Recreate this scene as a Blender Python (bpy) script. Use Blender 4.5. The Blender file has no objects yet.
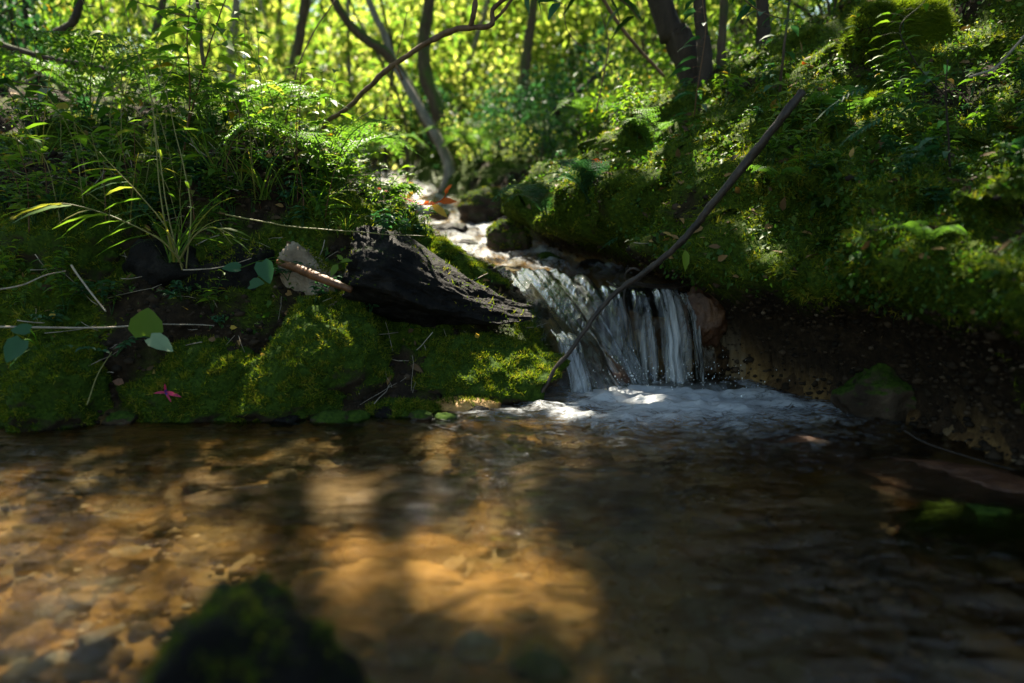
import bpy, bmesh, math, random
import numpy as np
from mathutils import Vector
from mathutils.bvhtree import BVHTree

rng = np.random.default_rng(11)
R = math.radians
scene = bpy.context.scene
COL = scene.collection

# ------------------------------------------------------------------ camera, world, sun, exposure
CAM_H, PITCH, FPX = 0.5, R(10), 683.0
cam_d = bpy.data.cameras.new('camera')
cam = bpy.data.objects.new('camera', cam_d); COL.objects.link(cam)
cam.location = (0, 0, CAM_H); cam.rotation_euler = (R(90) - PITCH, 0, 0)
cam_d.sensor_width = 36; cam_d.lens = 24.01
cam_d.clip_start = 0.02; cam_d.clip_end = 300
cam_d.dof.use_dof = True; cam_d.dof.focus_distance = 2.0; cam_d.dof.aperture_fstop = 1.45
cam_d.dof.aperture_blades = 0
scene.camera = cam

SUN_EL, SUN_AZ = R(57), R(-12)          # azimuth measured from +Y towards +X
world = bpy.data.worlds.new('World'); scene.world = world
world.use_nodes = True
nt = world.node_tree
bg = nt.nodes['Background']
sky = nt.nodes.new('ShaderNodeTexSky'); sky.sky_type = 'NISHITA'; sky.sun_disc = False
sky.sun_elevation = SUN_EL; sky.sun_rotation = SUN_AZ
tint = nt.nodes.new('ShaderNodeMix'); tint.data_type = 'RGBA'; tint.blend_type = 'MULTIPLY'; tint.inputs[0].default_value = 1
tint.inputs[7].default_value = (1.0, .97, .80, 1); nt.links.new(sky.outputs[0], tint.inputs[6]); nt.links.new(tint.outputs[2], bg.inputs['Color']); bg.inputs['Strength'].default_value = 0.06
sun_d = bpy.data.lights.new('sun', 'SUN'); sun_d.energy = 5.0; sun_d.angle = R(0.55); sun_d.color = (1.0, 0.90, 0.72)
sun = bpy.data.objects.new('sun', sun_d); COL.objects.link(sun)
S = np.array([math.sin(SUN_AZ) * math.cos(SUN_EL), math.cos(SUN_AZ) * math.cos(SUN_EL), math.sin(SUN_EL)])
sun.rotation_euler = Vector(S).to_track_quat('Z', 'Y').to_euler()
scene.view_settings.view_transform = 'Standard'; scene.view_settings.look = 'None'
scene.view_settings.gamma = 1; scene.view_settings.use_curve_mapping = False
scene.view_settings.exposure = 2.38
cy = scene.cycles
cy.max_bounces = 8; cy.diffuse_bounces = 3; cy.glossy_bounces = 3; cy.transmission_bounces = 5
cy.transparent_max_bounces = 10; cy.sample_clamp_indirect = 3.0; cy.sample_clamp_direct = 30
cy.caustics_reflective = False; cy.caustics_refractive = False
cy.use_denoising = True
try: cy.denoiser = 'OPENIMAGEDENOISE'
except Exception: pass

# ------------------------------------------------------------------ helpers
CP, SP = math.cos(PITCH), math.sin(PITCH)
def ray(px, py):
    u, v = (px - 512) / FPX, (341.5 - py) / FPX
    return np.array([u, CP + v * SP, -SP + v * CP])
def P(px, py, Y):
    """a point seen at that pixel, Y metres ahead"""
    d = ray(px, py); return np.array([0, 0, CAM_H]) + d / d[1] * Y
def W(px, py, z=0.0):
    """a point at height z seen at that pixel"""
    d = ray(px, py); return np.array([0, 0, CAM_H]) + d * ((z - CAM_H) / d[2])

_perm = np.random.default_rng(5).permutation(256)
_perm = np.concatenate([_perm, _perm, _perm])
_g = np.random.default_rng(6).normal(size=(256, 3)); _g /= np.linalg.norm(_g, axis=1)[:, None]
def perlin(p):
    p = np.asarray(p, float); i = np.floor(p).astype(int); f = p - i; i &= 255
    u = f * f * f * (f * (f * 6 - 15) + 10)
    def gr(dx, dy, dz):
        h = _perm[_perm[_perm[(i[:, 0] + dx) & 255] + ((i[:, 1] + dy) & 255)] + ((i[:, 2] + dz) & 255)]
        return ((f - (dx, dy, dz)) * _g[h]).sum(1)
    l = lambda a, b, t: a + t * (b - a)
    return l(l(l(gr(0,0,0), gr(1,0,0), u[:,0]), l(gr(0,1,0), gr(1,1,0), u[:,0]), u[:,1]),
             l(l(gr(0,0,1), gr(1,0,1), u[:,0]), l(gr(0,1,1), gr(1,1,1), u[:,0]), u[:,1]), u[:,2])
def fbm(p, scale=1.0, oct=4, gain=0.5):
    p = np.asarray(p, float) * scale; a, s = 1.0, 0
    for k in range(oct):
        s = s + a * perlin(p + 17.3 * k); p = p * 2.03; a *= gain
    return s
def sstep(x, a, b):
    t = np.clip((x - a) / (b - a), 0, 1); return t * t * (3 - 2 * t)
def norm(a): return a / np.maximum(np.linalg.norm(a, axis=-1, keepdims=True), 1e-9)

def mesh_np(name, V, F, attrs=None, smooth=True):
    V = np.ascontiguousarray(V, np.float32); F = np.ascontiguousarray(F, np.int32); k = F.shape[1]
    me = bpy.data.meshes.new(name)
    me.vertices.add(len(V)); me.vertices.foreach_set('co', V.ravel())
    me.loops.add(F.size); me.loops.foreach_set('vertex_index', F.ravel())
    me.polygons.add(len(F)); me.polygons.foreach_set('loop_start', np.arange(len(F), dtype=np.int32) * k)
    me.update(calc_edges=True)
    if smooth: me.polygons.foreach_set('use_smooth', np.ones(len(F), bool))
    for n, a in (attrs or {}).items():
        at = me.attributes.new(n, 'FLOAT', 'POINT'); at.data.foreach_set('value', np.ascontiguousarray(a, np.float32))
    return me

def put(name, me, mat, parent=None):
    o = bpy.data.objects.new(name, me)
    if mat is not None: me.materials.append(mat)
    COL.objects.link(o)
    if parent is not None: o.parent = parent
    return o
def tag(o, label=None, cat=None, group=None, kind=None):
    if label: o['label'] = label
    if cat: o['category'] = cat
    if group: o['group'] = group
    if kind: o['kind'] = kind
    return o
def thing(name, label, cat, loc=(0, 0, 0), group=None):
    o = bpy.data.objects.new(name, None); COL.objects.link(o); o.location = loc; o.empty_display_size = .05
    return tag(o, label, cat, group)
def copy_tree(o, parent=None):
    c = o.copy(); COL.objects.link(c); c.parent = parent
    for ch in list(KIDS.get(o.name, [])): copy_tree(ch, c)
    return c
KIDS = {}
def part(name, me, mat, parent, label=None):
    o = put(name, me, mat, parent)
    KIDS.setdefault(parent.name, []).append(o)
    if label: o['label'] = label
    return o

class MB:
    """collects triangles of one mesh"""
    def __init__(s, org=(0, 0, 0)): s.V, s.F, s.A, s.n, s.org = [], [], [], 0, np.array(org, float)
    def add(s, V, F, rnd=0.5):
        V = np.asarray(V, float); F = np.asarray(F)
        if F.shape[1] == 4: F = np.concatenate([F[:, [0, 1, 2]], F[:, [0, 2, 3]]])
        s.V.append(V); s.F.append(F + s.n); s.n += len(V)
        s.A.append(np.broadcast_to(np.asarray(rnd, float), (len(V),)) if np.ndim(rnd) == 0 else rnd)
        return s
    def tube(s, pts, radii, k=7, rnd=0.5, wob=0.0):
        pts = np.asarray(pts, float); n = len(pts); radii = np.broadcast_to(np.asarray(radii, float), (n,))
        t = norm(np.gradient(pts, axis=0))
        ref = np.array([0, 0, 1.]) if abs(t[0, 2]) < .8 else np.array([1., 0, 0])
        a = np.empty_like(pts); prev = norm(np.cross(t[0], ref))
        for i in range(n):
            prev = norm(prev - t[i] * (prev @ t[i])); a[i] = prev
        b = np.cross(t, a); th = np.linspace(0, 2 * np.pi, k, endpoint=False)
        rr = radii[:, None] * (1 + (wob * rng.normal(size=(n, k)) if wob else 0))
        V = pts[:, None] + rr[..., None] * (np.cos(th)[None, :, None] * a[:, None] + np.sin(th)[None, :, None] * b[:, None])
        V = V.reshape(-1, 3)
        i = np.arange(n - 1)[:, None] * k; j = np.arange(k)[None]; j2 = (j + 1) % k
        F = np.stack([i + j, i + j2, i + k + j2, i + k + j], -1).reshape(-1, 4)
        F = np.concatenate([F[:, [0, 1, 2]], F[:, [0, 2, 3]]])
        c = len(V); V = np.vstack([V, pts[0], pts[-1]])
        caps = [(c, (q + 1) % k, q) for q in range(k)] + [(c + 1, (n - 1) * k + q, (n - 1) * k + (q + 1) % k) for q in range(k)]
        return s.add(V, np.vstack([F, np.array(caps)]), rnd)
    def mesh(s, name, smooth=True):
        V = np.vstack(s.V) - s.org
        return mesh_np(name, V, np.vstack(s.F), {'rnd': np.concatenate(s.A)}, smooth)
    def part(s, name, mat, parent, label=None): return part(name, s.mesh(name), mat, parent, label)

def smooth_path(pts, n=24):
    """Catmull-Rom through the points"""
    p = np.asarray(pts, float); p = np.vstack([2 * p[0] - p[1], p, 2 * p[-1] - p[-2]]); out = []
    m = len(p) - 3
    for t in np.linspace(0, m - 1e-6, n):
        i = int(t); f = t - i; a, b, c, d = p[i:i + 4]
        out.append(.5 * ((2 * b) + (c - a) * f + (2 * a - 5 * b + 4 * c - d) * f * f + (3 * b - a - 3 * c + d) * f ** 3))
    return np.array(out)
def wobble(pts, amp, freq=4.0, seed=0):
    pts = np.array(pts, float)
    for k in range(3): pts[:, k] += amp * fbm(pts + 31.7 * (k + 1) + seed, freq, 3)
    return pts

# leaf templates: (along, across, up) and triangles
T_DIAM = (np.array([[0, 0, 0], [.45, -.5, .10], [1, 0, -.05], [.45, .5, .10]]), np.array([[0, 2, 1], [0, 3, 2]]))
T_OVAL = (np.array([[0,0,0], [.28,-.46,.07],[.28,0,0],[.28,.46,.07],[.62,-.40,.06],[.62,0,0],[.62,.40,.06],[1,0,-.06]]),
          np.array([[0,2,1],[0,3,2],[1,2,5],[1,5,4],[2,3,6],[2,6,5],[4,5,7],[5,6,7]]))
T_HEART = (np.array([[0,0,0],[-.08,-.3,.04],[.2,-.52,.08],[.55,-.46,.07],[.85,-.2,.02],[1,0,-.03],[.85,.2,.02],[.55,.46,.07],[.2,.52,.08],[-.08,.3,.04],[.5,0,-.01]]),
           np.array([[10,a,b] for a,b in ((0,9),(9,8),(8,7),(7,6),(6,5),(5,4),(4,3),(3,2),(2,1),(1,0))]))
T_BLADE = (np.array([[0,-.35,0],[0,.35,0],[.35,-.5,.0],[.35,.5,.0],[.7,-.35,0],[.7,.35,0],[1,0,0]]),
           np.array([[0,1,3],[0,3,2],[2,3,5],[2,5,4],[4,5,6]]))
T_TRI = (np.array([[0,-.5,0],[0,.5,0],[1,0,0]]), np.array([[0,1,2]]))
def leaves(mb, pos, dirv, up, L, Wd, tmpl=T_DIAM, droop=0.0, rnd=None):
    pos = np.atleast_2d(pos); N = len(pos); T, F = tmpl
    a = norm(np.broadcast_to(dirv, pos.shape)); u = np.broadcast_to(up, pos.shape)
    b = norm(np.cross(u, a)); n = np.cross(a, b)
    L = np.broadcast_to(L, (N,))[:, None, None]; Wd = np.broadcast_to(Wd, (N,))[:, None, None]; dr = np.broadcast_to(droop, (N,))[:, None]
    V = pos[:, None] + a[:, None] * T[None, :, :1] * L + b[:, None] * T[None, :, 1:2] * Wd + n[:, None] * T[None, :, 2:3] * L
    V[..., 2] -= dr * (T[None, :, 0] ** 2) * L[..., 0]
    FF = (F[None] + (np.arange(N) * len(T))[:, None, None]).reshape(-1, 3)
    r = rng.random(N) if rnd is None else np.broadcast_to(rnd, (N,))
    return mb.add(V.reshape(-1, 3), FF, np.repeat(r, len(T)))
def rdir(n, up=0.0):
    v = rng.normal(size=(n, 3)); v[:, 2] += up; return norm(v)

# ------------------------------------------------------------------ materials
class NT:
    def __init__(s, name):
        s.m = bpy.data.materials.new(name); s.m.use_nodes = True; s.t = s.m.node_tree; s.t.nodes.clear()
        s.out = s.n('OutputMaterial')
    def n(s, typ, **kw):
        nd = s.t.nodes.new('ShaderNode' + typ)
        for k, v in kw.items():
            if k in nd.inputs.keys(): nd.inputs[k].default_value = v
            else: setattr(nd, k, v)
        return nd
    def l(s, a, b): s.t.links.new(a, b)
    def attr(s, name): return s.n('Attribute', attribute_name=name).outputs['Fac']
    def noise(s, scale, detail=4, rough=.55, vec=None, dist=0.0):
        nd = s.n('TexNoise', Scale=scale, Detail=detail, Roughness=rough, Distortion=dist)
        if vec is None: vec = s.objco()
        s.l(vec, nd.inputs['Vector']); return nd.outputs['Fac']
    def objco(s):
        if not hasattr(s, '_c'): s._c = s.n('TexCoord').outputs['Object']
        return s._c
    def scaled(s, sc, vec=None):
        m = s.n('Mapping'); m.inputs['Scale'].default_value = sc; s.l(vec or s.objco(), m.inputs['Vector']); return m.outputs[0]
    def ramp(s, fac, stops):
        r = s.n('ValToRGB'); e = r.color_ramp.elements
        while len(e) < len(stops): e.new(.5)
        for el, (p, c) in zip(e, stops):
            el.position = p; el.color = (*c, 1) if len(c) == 3 else c
        s.l(fac, r.inputs[0]); return r.outputs[0]
    def mixc(s, f, a, b, mode='MIX'):
        m = s.n('Mix', data_type='RGBA', blend_type=mode)
        for v, i in ((f, 0), (a, 6), (b, 7)):
            if hasattr(v, 'is_linked'): s.l(v, m.inputs[i])
            else: m.inputs[i].default_value = v if i == 0 else ((*v, 1) if len(v) == 3 else v)
        return m.outputs[2]
    def math(s, op, a, b=0.0, clamp=False):
        m = s.n('Math', operation=op, use_clamp=clamp)
        for v, i in ((a, 0), (b, 1)):
            if hasattr(v, 'is_linked'): s.l(v, m.inputs[i])
            else: m.inputs[i].default_value = v
        return m.outputs[0]
    def bump(s, h, strength=.4, dist=.01):
        b = s.n('Bump', Strength=strength, Distance=dist); s.l(h, b.inputs['Height']); return b.outputs[0]
    def princ(s, col, rough=.6, spec=.5, normal=None):
        p = s.n('BsdfPrincipled')
        if hasattr(col, 'is_linked'): s.l(col, p.inputs['Base Color'])
        else: p.inputs['Base Color'].default_value = (*col, 1)
        if hasattr(rough, 'is_linked'): s.l(rough, p.inputs['Roughness'])
        else: p.inputs['Roughness'].default_value = rough
        p.inputs['Specular IOR Level'].default_value = spec
        if normal is not None: s.l(normal, p.inputs['Normal'])
        return p
    def mixs(s, f, a, b):
        m = s.n('MixShader')
        if hasattr(f, 'is_linked'): s.l(f, m.inputs[0])
        else: m.inputs[0].default_value = f
        s.l(a, m.inputs[1]); s.l(b, m.inputs[2]); return m.outputs[0]
    def done(s, sh): s.l(sh, s.out.inputs['Surface']); return s.m

def leaf_mat(name, stops, trans=.4, tboost=(1.5, 1.6, .7), rough=.5, spec=.22):
    m = NT(name); c = m.ramp(m.attr('rnd'), stops)
    n = m.noise(60, 2); c2 = m.mixc(m.math('MULTIPLY', n, .35), c, (0.01, .02, .004))
    p = m.princ(c2, rough, spec)
    t = m.n('BsdfTranslucent'); m.l(m.mixc(1.0, c, tboost, 'MULTIPLY'), t.inputs['Color'])
    return m.done(m.mixs(trans, p.outputs[0], t.outputs[0]))
G = lambda *s: list(s)
M = {}
M['leaf'] = leaf_mat('leaf_green', [(0, (.035, .095, .014)), (.5, (.075, .16, .02)), (.95, (.13, .21, .025)), (1, (.25, .16, .02))], .5, (1.9, 1.9, .7))
M['leaf_dark'] = leaf_mat('leaf_dark', [(0, (.018, .055, .016)), (.6, (.03, .09, .02)), (1, (.06, .12, .02))], .3)
M['leaf_cool'] = leaf_mat('leaf_cool', [(0, (.025, .085, .04)), (1, (.05, .14, .06))], .35, (1.3, 1.5, .8))
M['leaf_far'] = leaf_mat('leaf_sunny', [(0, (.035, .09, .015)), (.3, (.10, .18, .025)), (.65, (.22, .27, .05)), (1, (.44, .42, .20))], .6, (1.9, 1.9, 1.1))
M['leaf_canopy'] = leaf_mat('leaf_canopy', [(0, (.035, .09, .015)), (1, (.08, .15, .02))], .35)
M['grass'] = leaf_mat('grass_blade', [(0, (.06, .14, .02)), (.7, (.12, .21, .03)), (1, (.24, .22, .06))], .45, (1.8, 1.8, .7))
M['fern'] = leaf_mat('fern_green', [(0, (.045, .12, .025)), (1, (.09, .18, .03))], .5, (1.8, 1.8, .8))
M['leaf_pale'] = leaf_mat('leaf_pale', [(0, (.20, .30, .16)), (1, (.28, .38, .22))], .3, (1.2, 1.2, 1.0))
M['moss'] = leaf_mat('moss_green', [(0, (.022, .050, .006)), (.45, (.075, .125, .008)), (.8, (.17, .20, .012)), (1, (.26, .23, .03))], .4, rough=.8, spec=.15)
M['creeper'] = leaf_mat('creeper_green', [(0, (.025, .075, .012)), (.5, (.055, .13, .015)), (.85, (.12, .19, .02)), (1, (.20, .21, .03))], .4, rough=.5)
M['yellow'] = leaf_mat('autumn_yellow', [(0, (.45, .30, .04)), (1, (.55, .38, .06))], .4, (1.4, 1.2, .8))
M['brownleaf'] = leaf_mat('dead_leaf', [(0, (.06, .035, .018)), (.6, (.14, .08, .035)), (.9, (.26, .15, .05)), (1, (.38, .26, .06))], .1, rough=.7, spec=.2)
M['red'] = leaf_mat('autumn_red', [(0, (.45, .07, .02)), (1, (.6, .16, .03))], .5, (1.5, 1.2, .8))
M['pink'] = leaf_mat('petal_pink', [(0, (.50, .03, .10)), (1, (.6, .05, .16))], .3, (1.2, 1, 1))
M['violet'] = leaf_mat('petal_violet', [(0, (.16, .05, .35)), (1, (.2, .08, .4))], .3, (1.2, 1, 1))

def bark_mat(name, c1, c2, mossy=0.0, rough=.8, spec=.3, sc=1.0):
    m = NT(name); v = m.scaled((1, 1, .3)); n = m.noise(30 * sc, 6, .65, v)
    c = m.ramp(n, [(.3, c1), (.7, c2)])
    if mossy:
        g = m.n('NewGeometry'); sx = m.n('SeparateXYZ'); m.l(g.outputs['Normal'], sx.inputs[0])
        k = m.math('MULTIPLY', m.math('ADD', sx.outputs[2], m.noise(7, 4)), mossy, True)
        k = m.ramp(k, [(.35, (0, 0, 0)), (.6, (1, 1, 1))])
        c = m.mixc(k, c, (.05, .09, .012))
    return m.done(m.princ(c, rough, spec, m.bump(n, .8, .01)).outputs[0])
M['bark'] = bark_mat('bark_brown', (.030, .022, .015), (.11, .08, .055), .75)
M['bark_dark'] = bark_mat('bark_dark', (.012, .009, .007), (.05, .036, .026), .35)
M['bark_grey'] = bark_mat('bark_grey', (.08, .075, .065), (.26, .24, .20), .3)
M['twig'] = bark_mat('twig_brown', (.05, .03, .018), (.16, .10, .055), 0)
M['twig_pale'] = bark_mat('twig_pale', (.16, .13, .10), (.42, .36, .28), 0)
M['wetwood'] = bark_mat('wet_wood', (.008, .006, .005), (.05, .036, .027), 0, .45, .3, 1.6)
M['orangewood'] = bark_mat('orange_wood', (.03, .015, .01), (.20, .085, .03), 0, .5)
M['stem'] = leaf_mat('stem_straw', [(0, (.16, .17, .05)), (1, (.30, .26, .10))], .1)
M['redstem'] = leaf_mat('stem_reddish', [(0, (.12, .05, .03)), (1, (.16, .08, .04))], .1)

def rock_mat(name, c1, c2, c3, rough=.6, spec=.4, moss=0.0, bump=.6, sc=2.0):
    m = NT(name); n = m.noise(6 * sc, 8, .62, dist=.4); n2 = m.noise(45 * sc, 6, .7)
    c = m.ramp(n, [(.32, c1), (.52, c2), (.72, c3)])
    c = m.mixc(m.math('MULTIPLY', n2, .5), c, m.mixc(1.0, c, (.35, .35, .38), 'MULTIPLY'))
    h = m.math('ADD', n, m.math('MULTIPLY', n2, .45))
    r = rough
    if moss:
        g = m.n('NewGeometry'); sx = m.n('SeparateXYZ'); m.l(g.outputs['Normal'], sx.inputs[0])
        k = m.math('ADD', m.math('MULTIPLY', sx.outputs[2], .35), m.math('ADD', m.noise(9, 6, .7), moss - .75))
        k = m.ramp(k, [(.45, (0, 0, 0)), (.6, (1, 1, 1))])
        mc = m.ramp(m.noise(120, 3), [(.3, (.012, .03, .004)), (.7, (.045, .08, .008))])
        c = m.mixc(k, c, mc); r = m.math('ADD', m.math('MULTIPLY', k, .9 - rough), rough)
    return m.done(m.princ(c, r, spec, m.bump(h, bump, .02)).outputs[0])
M['slate'] = rock_mat('dark_wet_slate', (.003, .003, .003), (.010, .009, .008), (.034, .030, .026), .6, .12, .34, 1.0, 2.4)
M['rock'] = rock_mat('brown_rock', (.02, .014, .009), (.06, .043, .028), (.15, .115, .08), .7, .12, .62)
M['rock_moss'] = rock_mat('mossy_rock', (.015, .012, .008), (.04, .03, .02), (.10, .08, .055), .75, .1, .9)
M['rock_pale'] = rock_mat('pale_rock', (.16, .12, .08), (.34, .27, .19), (.50, .42, .32), .8, .12, .1, 1.0)
M['rock_red'] = rock_mat('red_brown_rock', (.035, .016, .009), (.11, .05, .026), (.22, .12, .06), .3, .5, 0)
M['bed_ochre'] = rock_mat('ochre_stone', (.22, .11, .03), (.50, .27, .08), (.70, .44, .16), .5, .3, 0)
M['bed_tan'] = rock_mat('tan_stone', (.26, .18, .10), (.52, .38, .20), (.72, .60, .40), .5, .3, 0)
M['bed_brown'] = rock_mat('brown_stone', (.08, .05, .03), (.19, .12, .065), (.32, .21, .11), .5, .3, 0)
M['bed_grey'] = rock_mat('grey_stone', (.16, .15, .13), (.38, .35, .30), (.60, .56, .48), .5, .3, 0)

# ground: soil, moss cover, stream bed by attribute
m = NT('forest_ground')
n1 = m.noise(4, 8, .65); n2 = m.noise(40, 8, .7); vor = m.n('TexVoronoi', Scale=11.0); m.l(m.objco(), vor.inputs['Vector'])
soil = m.ramp(n2, [(.3, (.006, .004, .003)), (.55, (.024, .016, .009)), (.8, (.07, .046, .026))])
mossc = m.ramp(m.noise(70, 5, .7), [(.3, (.008, .018, .002)), (.55, (.045, .075, .005)), (.75, (.12, .14, .012))])
bedc = m.ramp(m.math('ADD', m.math('MULTIPLY', n1, .6), m.math('MULTIPLY', m.n('SeparateColor').outputs[0], 0)), [(.2, (.16, .09, .035)), (.38, (.34, .20, .08))])
vc = m.n('SeparateColor'); m.l(vor.outputs['Color'], vc.inputs[0])
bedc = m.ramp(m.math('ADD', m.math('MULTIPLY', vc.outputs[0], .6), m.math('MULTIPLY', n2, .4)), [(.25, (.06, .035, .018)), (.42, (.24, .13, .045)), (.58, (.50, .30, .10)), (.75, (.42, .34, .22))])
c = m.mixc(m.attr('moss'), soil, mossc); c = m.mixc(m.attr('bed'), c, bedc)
rg = m.math('SUBTRACT', .85, m.math('MULTIPLY', m.attr('wet'), .5))
h = m.math('ADD', m.math('MULTIPLY', n2, .7), m.math('MULTIPLY', vor.outputs['Distance'], m.math('MULTIPLY', m.attr('bed'), -1.2)))
M['ground'] = m.done(m.princ(c, rg, .10, m.bump(h, .9, .02)).outputs[0])

def water_mat(name, wave_sc, wstr, tint, stretch=(1, 1, 1), foam_sc=(8, 8, 8), refr=.45):
    m = NT(name)
    v = m.scaled(stretch); n = m.noise(wave_sc, 5, .55, v, .6); n2 = m.noise(wave_sc * .3, 3, .5, v, .3)
    nb = m.bump(m.math('ADD', m.math('MULTIPLY', n, .35), n2), wstr, .02)
    tr = m.n('BsdfTransparent'); tr.inputs[0].default_value = (*tint, 1)
    rf = m.n('BsdfRefraction', IOR=1.33, Roughness=.02); rf.inputs[0].default_value = (*tint, 1); m.l(nb, rf.inputs['Normal'])
    gl = m.n('BsdfGlossy', Roughness=.02); m.l(nb, gl.inputs['Normal'])
    body = m.mixs(refr, tr.outputs[0], rf.outputs[0])
    fr = m.n('Fresnel', IOR=1.33); m.l(nb, fr.inputs['Normal'])
    w = m.mixs(fr.outputs[0], body, gl.outputs[0])
    fn = m.noise(1.0, 8, .75, m.scaled(foam_sc), 1.2)
    f = m.attr('foam'); k = m.math('ADD', m.math('MULTIPLY', m.math('SUBTRACT', fn, .5), 1.8), m.math('ADD', .5, m.math('MULTIPLY', f, .55)))
    k = m.ramp(k, [(.50 if name != 'pool_water' else .60, (0, 0, 0)), (1.0 if name != 'pool_water' else 1.2, (.9, .9, .9))]); k = m.math('MULTIPLY', k, m.math('MULTIPLY', f, 1.4, True))
    fo = m.princ((.62, .66, .70), .35, .5, nb); ft = m.n('BsdfTranslucent'); ft.inputs[0].default_value = (.6, .64, .67, 1)
    foam = m.mixs(.35, fo.outputs[0], ft.outputs[0])
    return m.done(m.mixs(k, w, foam))
M['pool'] = water_mat('pool_water', 34, .75, (.95, .92, .76), (.7, 1.7, 1), (26, 55, 9), .6)
M['stream'] = water_mat('stream_water', 20, .8, (.85, .82, .68), (1.6, .5, 1), (34, 7, 20))
M['fall'] = water_mat('fall_water', 30, .9, (.90, .90, .84), (2.0, 1, .25), (26, 12, 2.2), .35)

# ------------------------------------------------------------------ the ground
SHORE = np.array([(-4, -1.5), (-4, 1.5), (-1.35, 1.60), (-1.05, 1.66), (-.8, 1.72), (-.55, 1.70), (-.3, 1.76), (-.1, 1.84), (.08, 1.98), (.14, 2.1),
    (.03, 2.5), (-.18, 3), (-.46, 4), (-1.0, 5.2), (-1.6, 6.5), (-2.4, 8), (-3.4, 10), (-2.6, 10), (-1.7, 8), (-1.0, 6.5), (-.4, 5.2), (.0, 4), (.24, 3), (.52, 2.55),
    (.62, 2.2), (.68, 2.0), (.80, 1.82), (.90, 1.62), (.93, 1.5), (.98, 1.34), (1.10, 1.1), (1.35, .7), (1.7, .2), (2.2, -1.5)])
def shore_dist(x, y):
    """distance to the waterline, negative inside the water"""
    p = np.stack([x, y], -1); n = len(SHORE); best = np.full(len(p), 1e9); inside = np.zeros(len(p), bool)
    for i in range(n):
        a, b = SHORE[i], SHORE[(i + 1) % n]; ab = b - a
        t = np.clip(((p - a) @ ab) / (ab @ ab), 0, 1)
        best = np.minimum(best, np.linalg.norm(p - a - t[:, None] * ab, axis=1))
        if a[1] != b[1]:
            c = (a[1] > p[:, 1]) != (b[1] > p[:, 1])
            inside ^= c & (p[:, 0] < (b[0] - a[0]) * (p[:, 1] - a[1]) / (b[1] - a[1]) + a[0])
    return np.where(inside, -best, best)
def water_z(x, y):
    za = np.interp(y, [2.0, 2.1, 2.3, 2.6, 3, 4, 5.2, 6.5, 8, 10, 14], [0, .09, .22, .315, .35, .46, .64, .90, 1.25, 1.8, 2.4])
    zb = np.interp(y, [2.19, 2.23, 2.30, 2.6, 3, 4, 5.2, 6.5, 8, 10, 14], [0, .20, .275, .32, .35, .46, .64, .90, 1.25, 1.8, 2.4])
    k = sstep(x, .26, .38); return za * (1 - k) + zb * k
def centre_x(y): return np.interp(y, [-1, 1.6, 2.1, 2.5, 3, 4, 5.2, 6.5, 8, 10], [-.1, .15, .38, .28, .03, -.23, -.7, -1.3, -2.05, -3])
def ground(x, y):
    d = shore_dist(x, y); zw = water_z(x, y)
    zA = water_z(np.full_like(x, -1.0), y)
    side = sstep(x - centre_x(y), -.08, .08)
    fl = np.interp(d, [0, .04, .12, .25, .45, .6, 1, 2, 4, 9, 20, 60], [0, .06, .17, .30, .42, .50, .56, .78, 1.15, 1.7, 3.2, 9])
    fl = fl * (1 - .48 * sstep(x, -.95, -.25) * (1 - sstep(y, 3.5, 6)))
    fr = np.interp(d, [0, .05, .12, .3, .6, 1.0, 1.6, 3, 5, 9, 20, 60], [0, .22, .42, .60, .80, 1.05, 1.5, 2.3, 3.0, 3.6, 5, 11])
    fr = fr * (1 - .5 * sstep(y, 2.9, 5.0)) * np.interp(y, [1.6, 2.2, 2.9], [.96, .85, .92])
    out = zA * .9 + fl * (1 - side) + fr * side
    dep = np.where(y < 2.05, np.interp(-d, [0, .08, .3, .8], [0, .05, .11, .17]), np.interp(-d, [0, .06, .2], [0, .03, .05]))
    z = np.where(d > 0, np.maximum(out, zw + d * .2), zw - dep)
    return z, d, side

ys = np.concatenate([np.arange(-1.5, .35, .07), np.arange(.35, 3.4, .0135), np.arange(3.4, 6.5, .035), np.arange(6.5, 14, .15), np.geomspace(14, 70, 26)])
xs = np.concatenate([-np.geomspace(3.6, 60, 26)[::-1], np.arange(-3.5, -1.9, .05), np.arange(-1.9, 2.3, .0135), np.arange(2.3, 3.5, .05), np.geomspace(3.6, 60, 26)])
XX, YY = np.meshgrid(xs, ys); nx, ny = len(xs), len(ys)
x, y = XX.ravel(), YY.ravel()
z, D, SIDE = ground(x, y)
V = np.stack([x, y, z], -1)
# lumps
near = 1 - sstep(np.hypot(x, y), 6, 14)
amp = np.where(D > 0, sstep(D, 0, .12) * .10 + .015, .012)
V[:, 2] += fbm(V, 2.2, 5) * amp * (1 + 2 * (1 - near))
V[:, 2] += np.where(D > .02, fbm(V * (1, 1, 1.5), 9, 5, .6) * .055 * near * sstep(D, .0, .1), 0)
V[:, 1] += np.where(D > .02, fbm(V + 40, 4.5, 5, .6) * (.06 + .07 * SIDE) * near * sstep(D, .0, .1) * (y > 0), 0)
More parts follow.
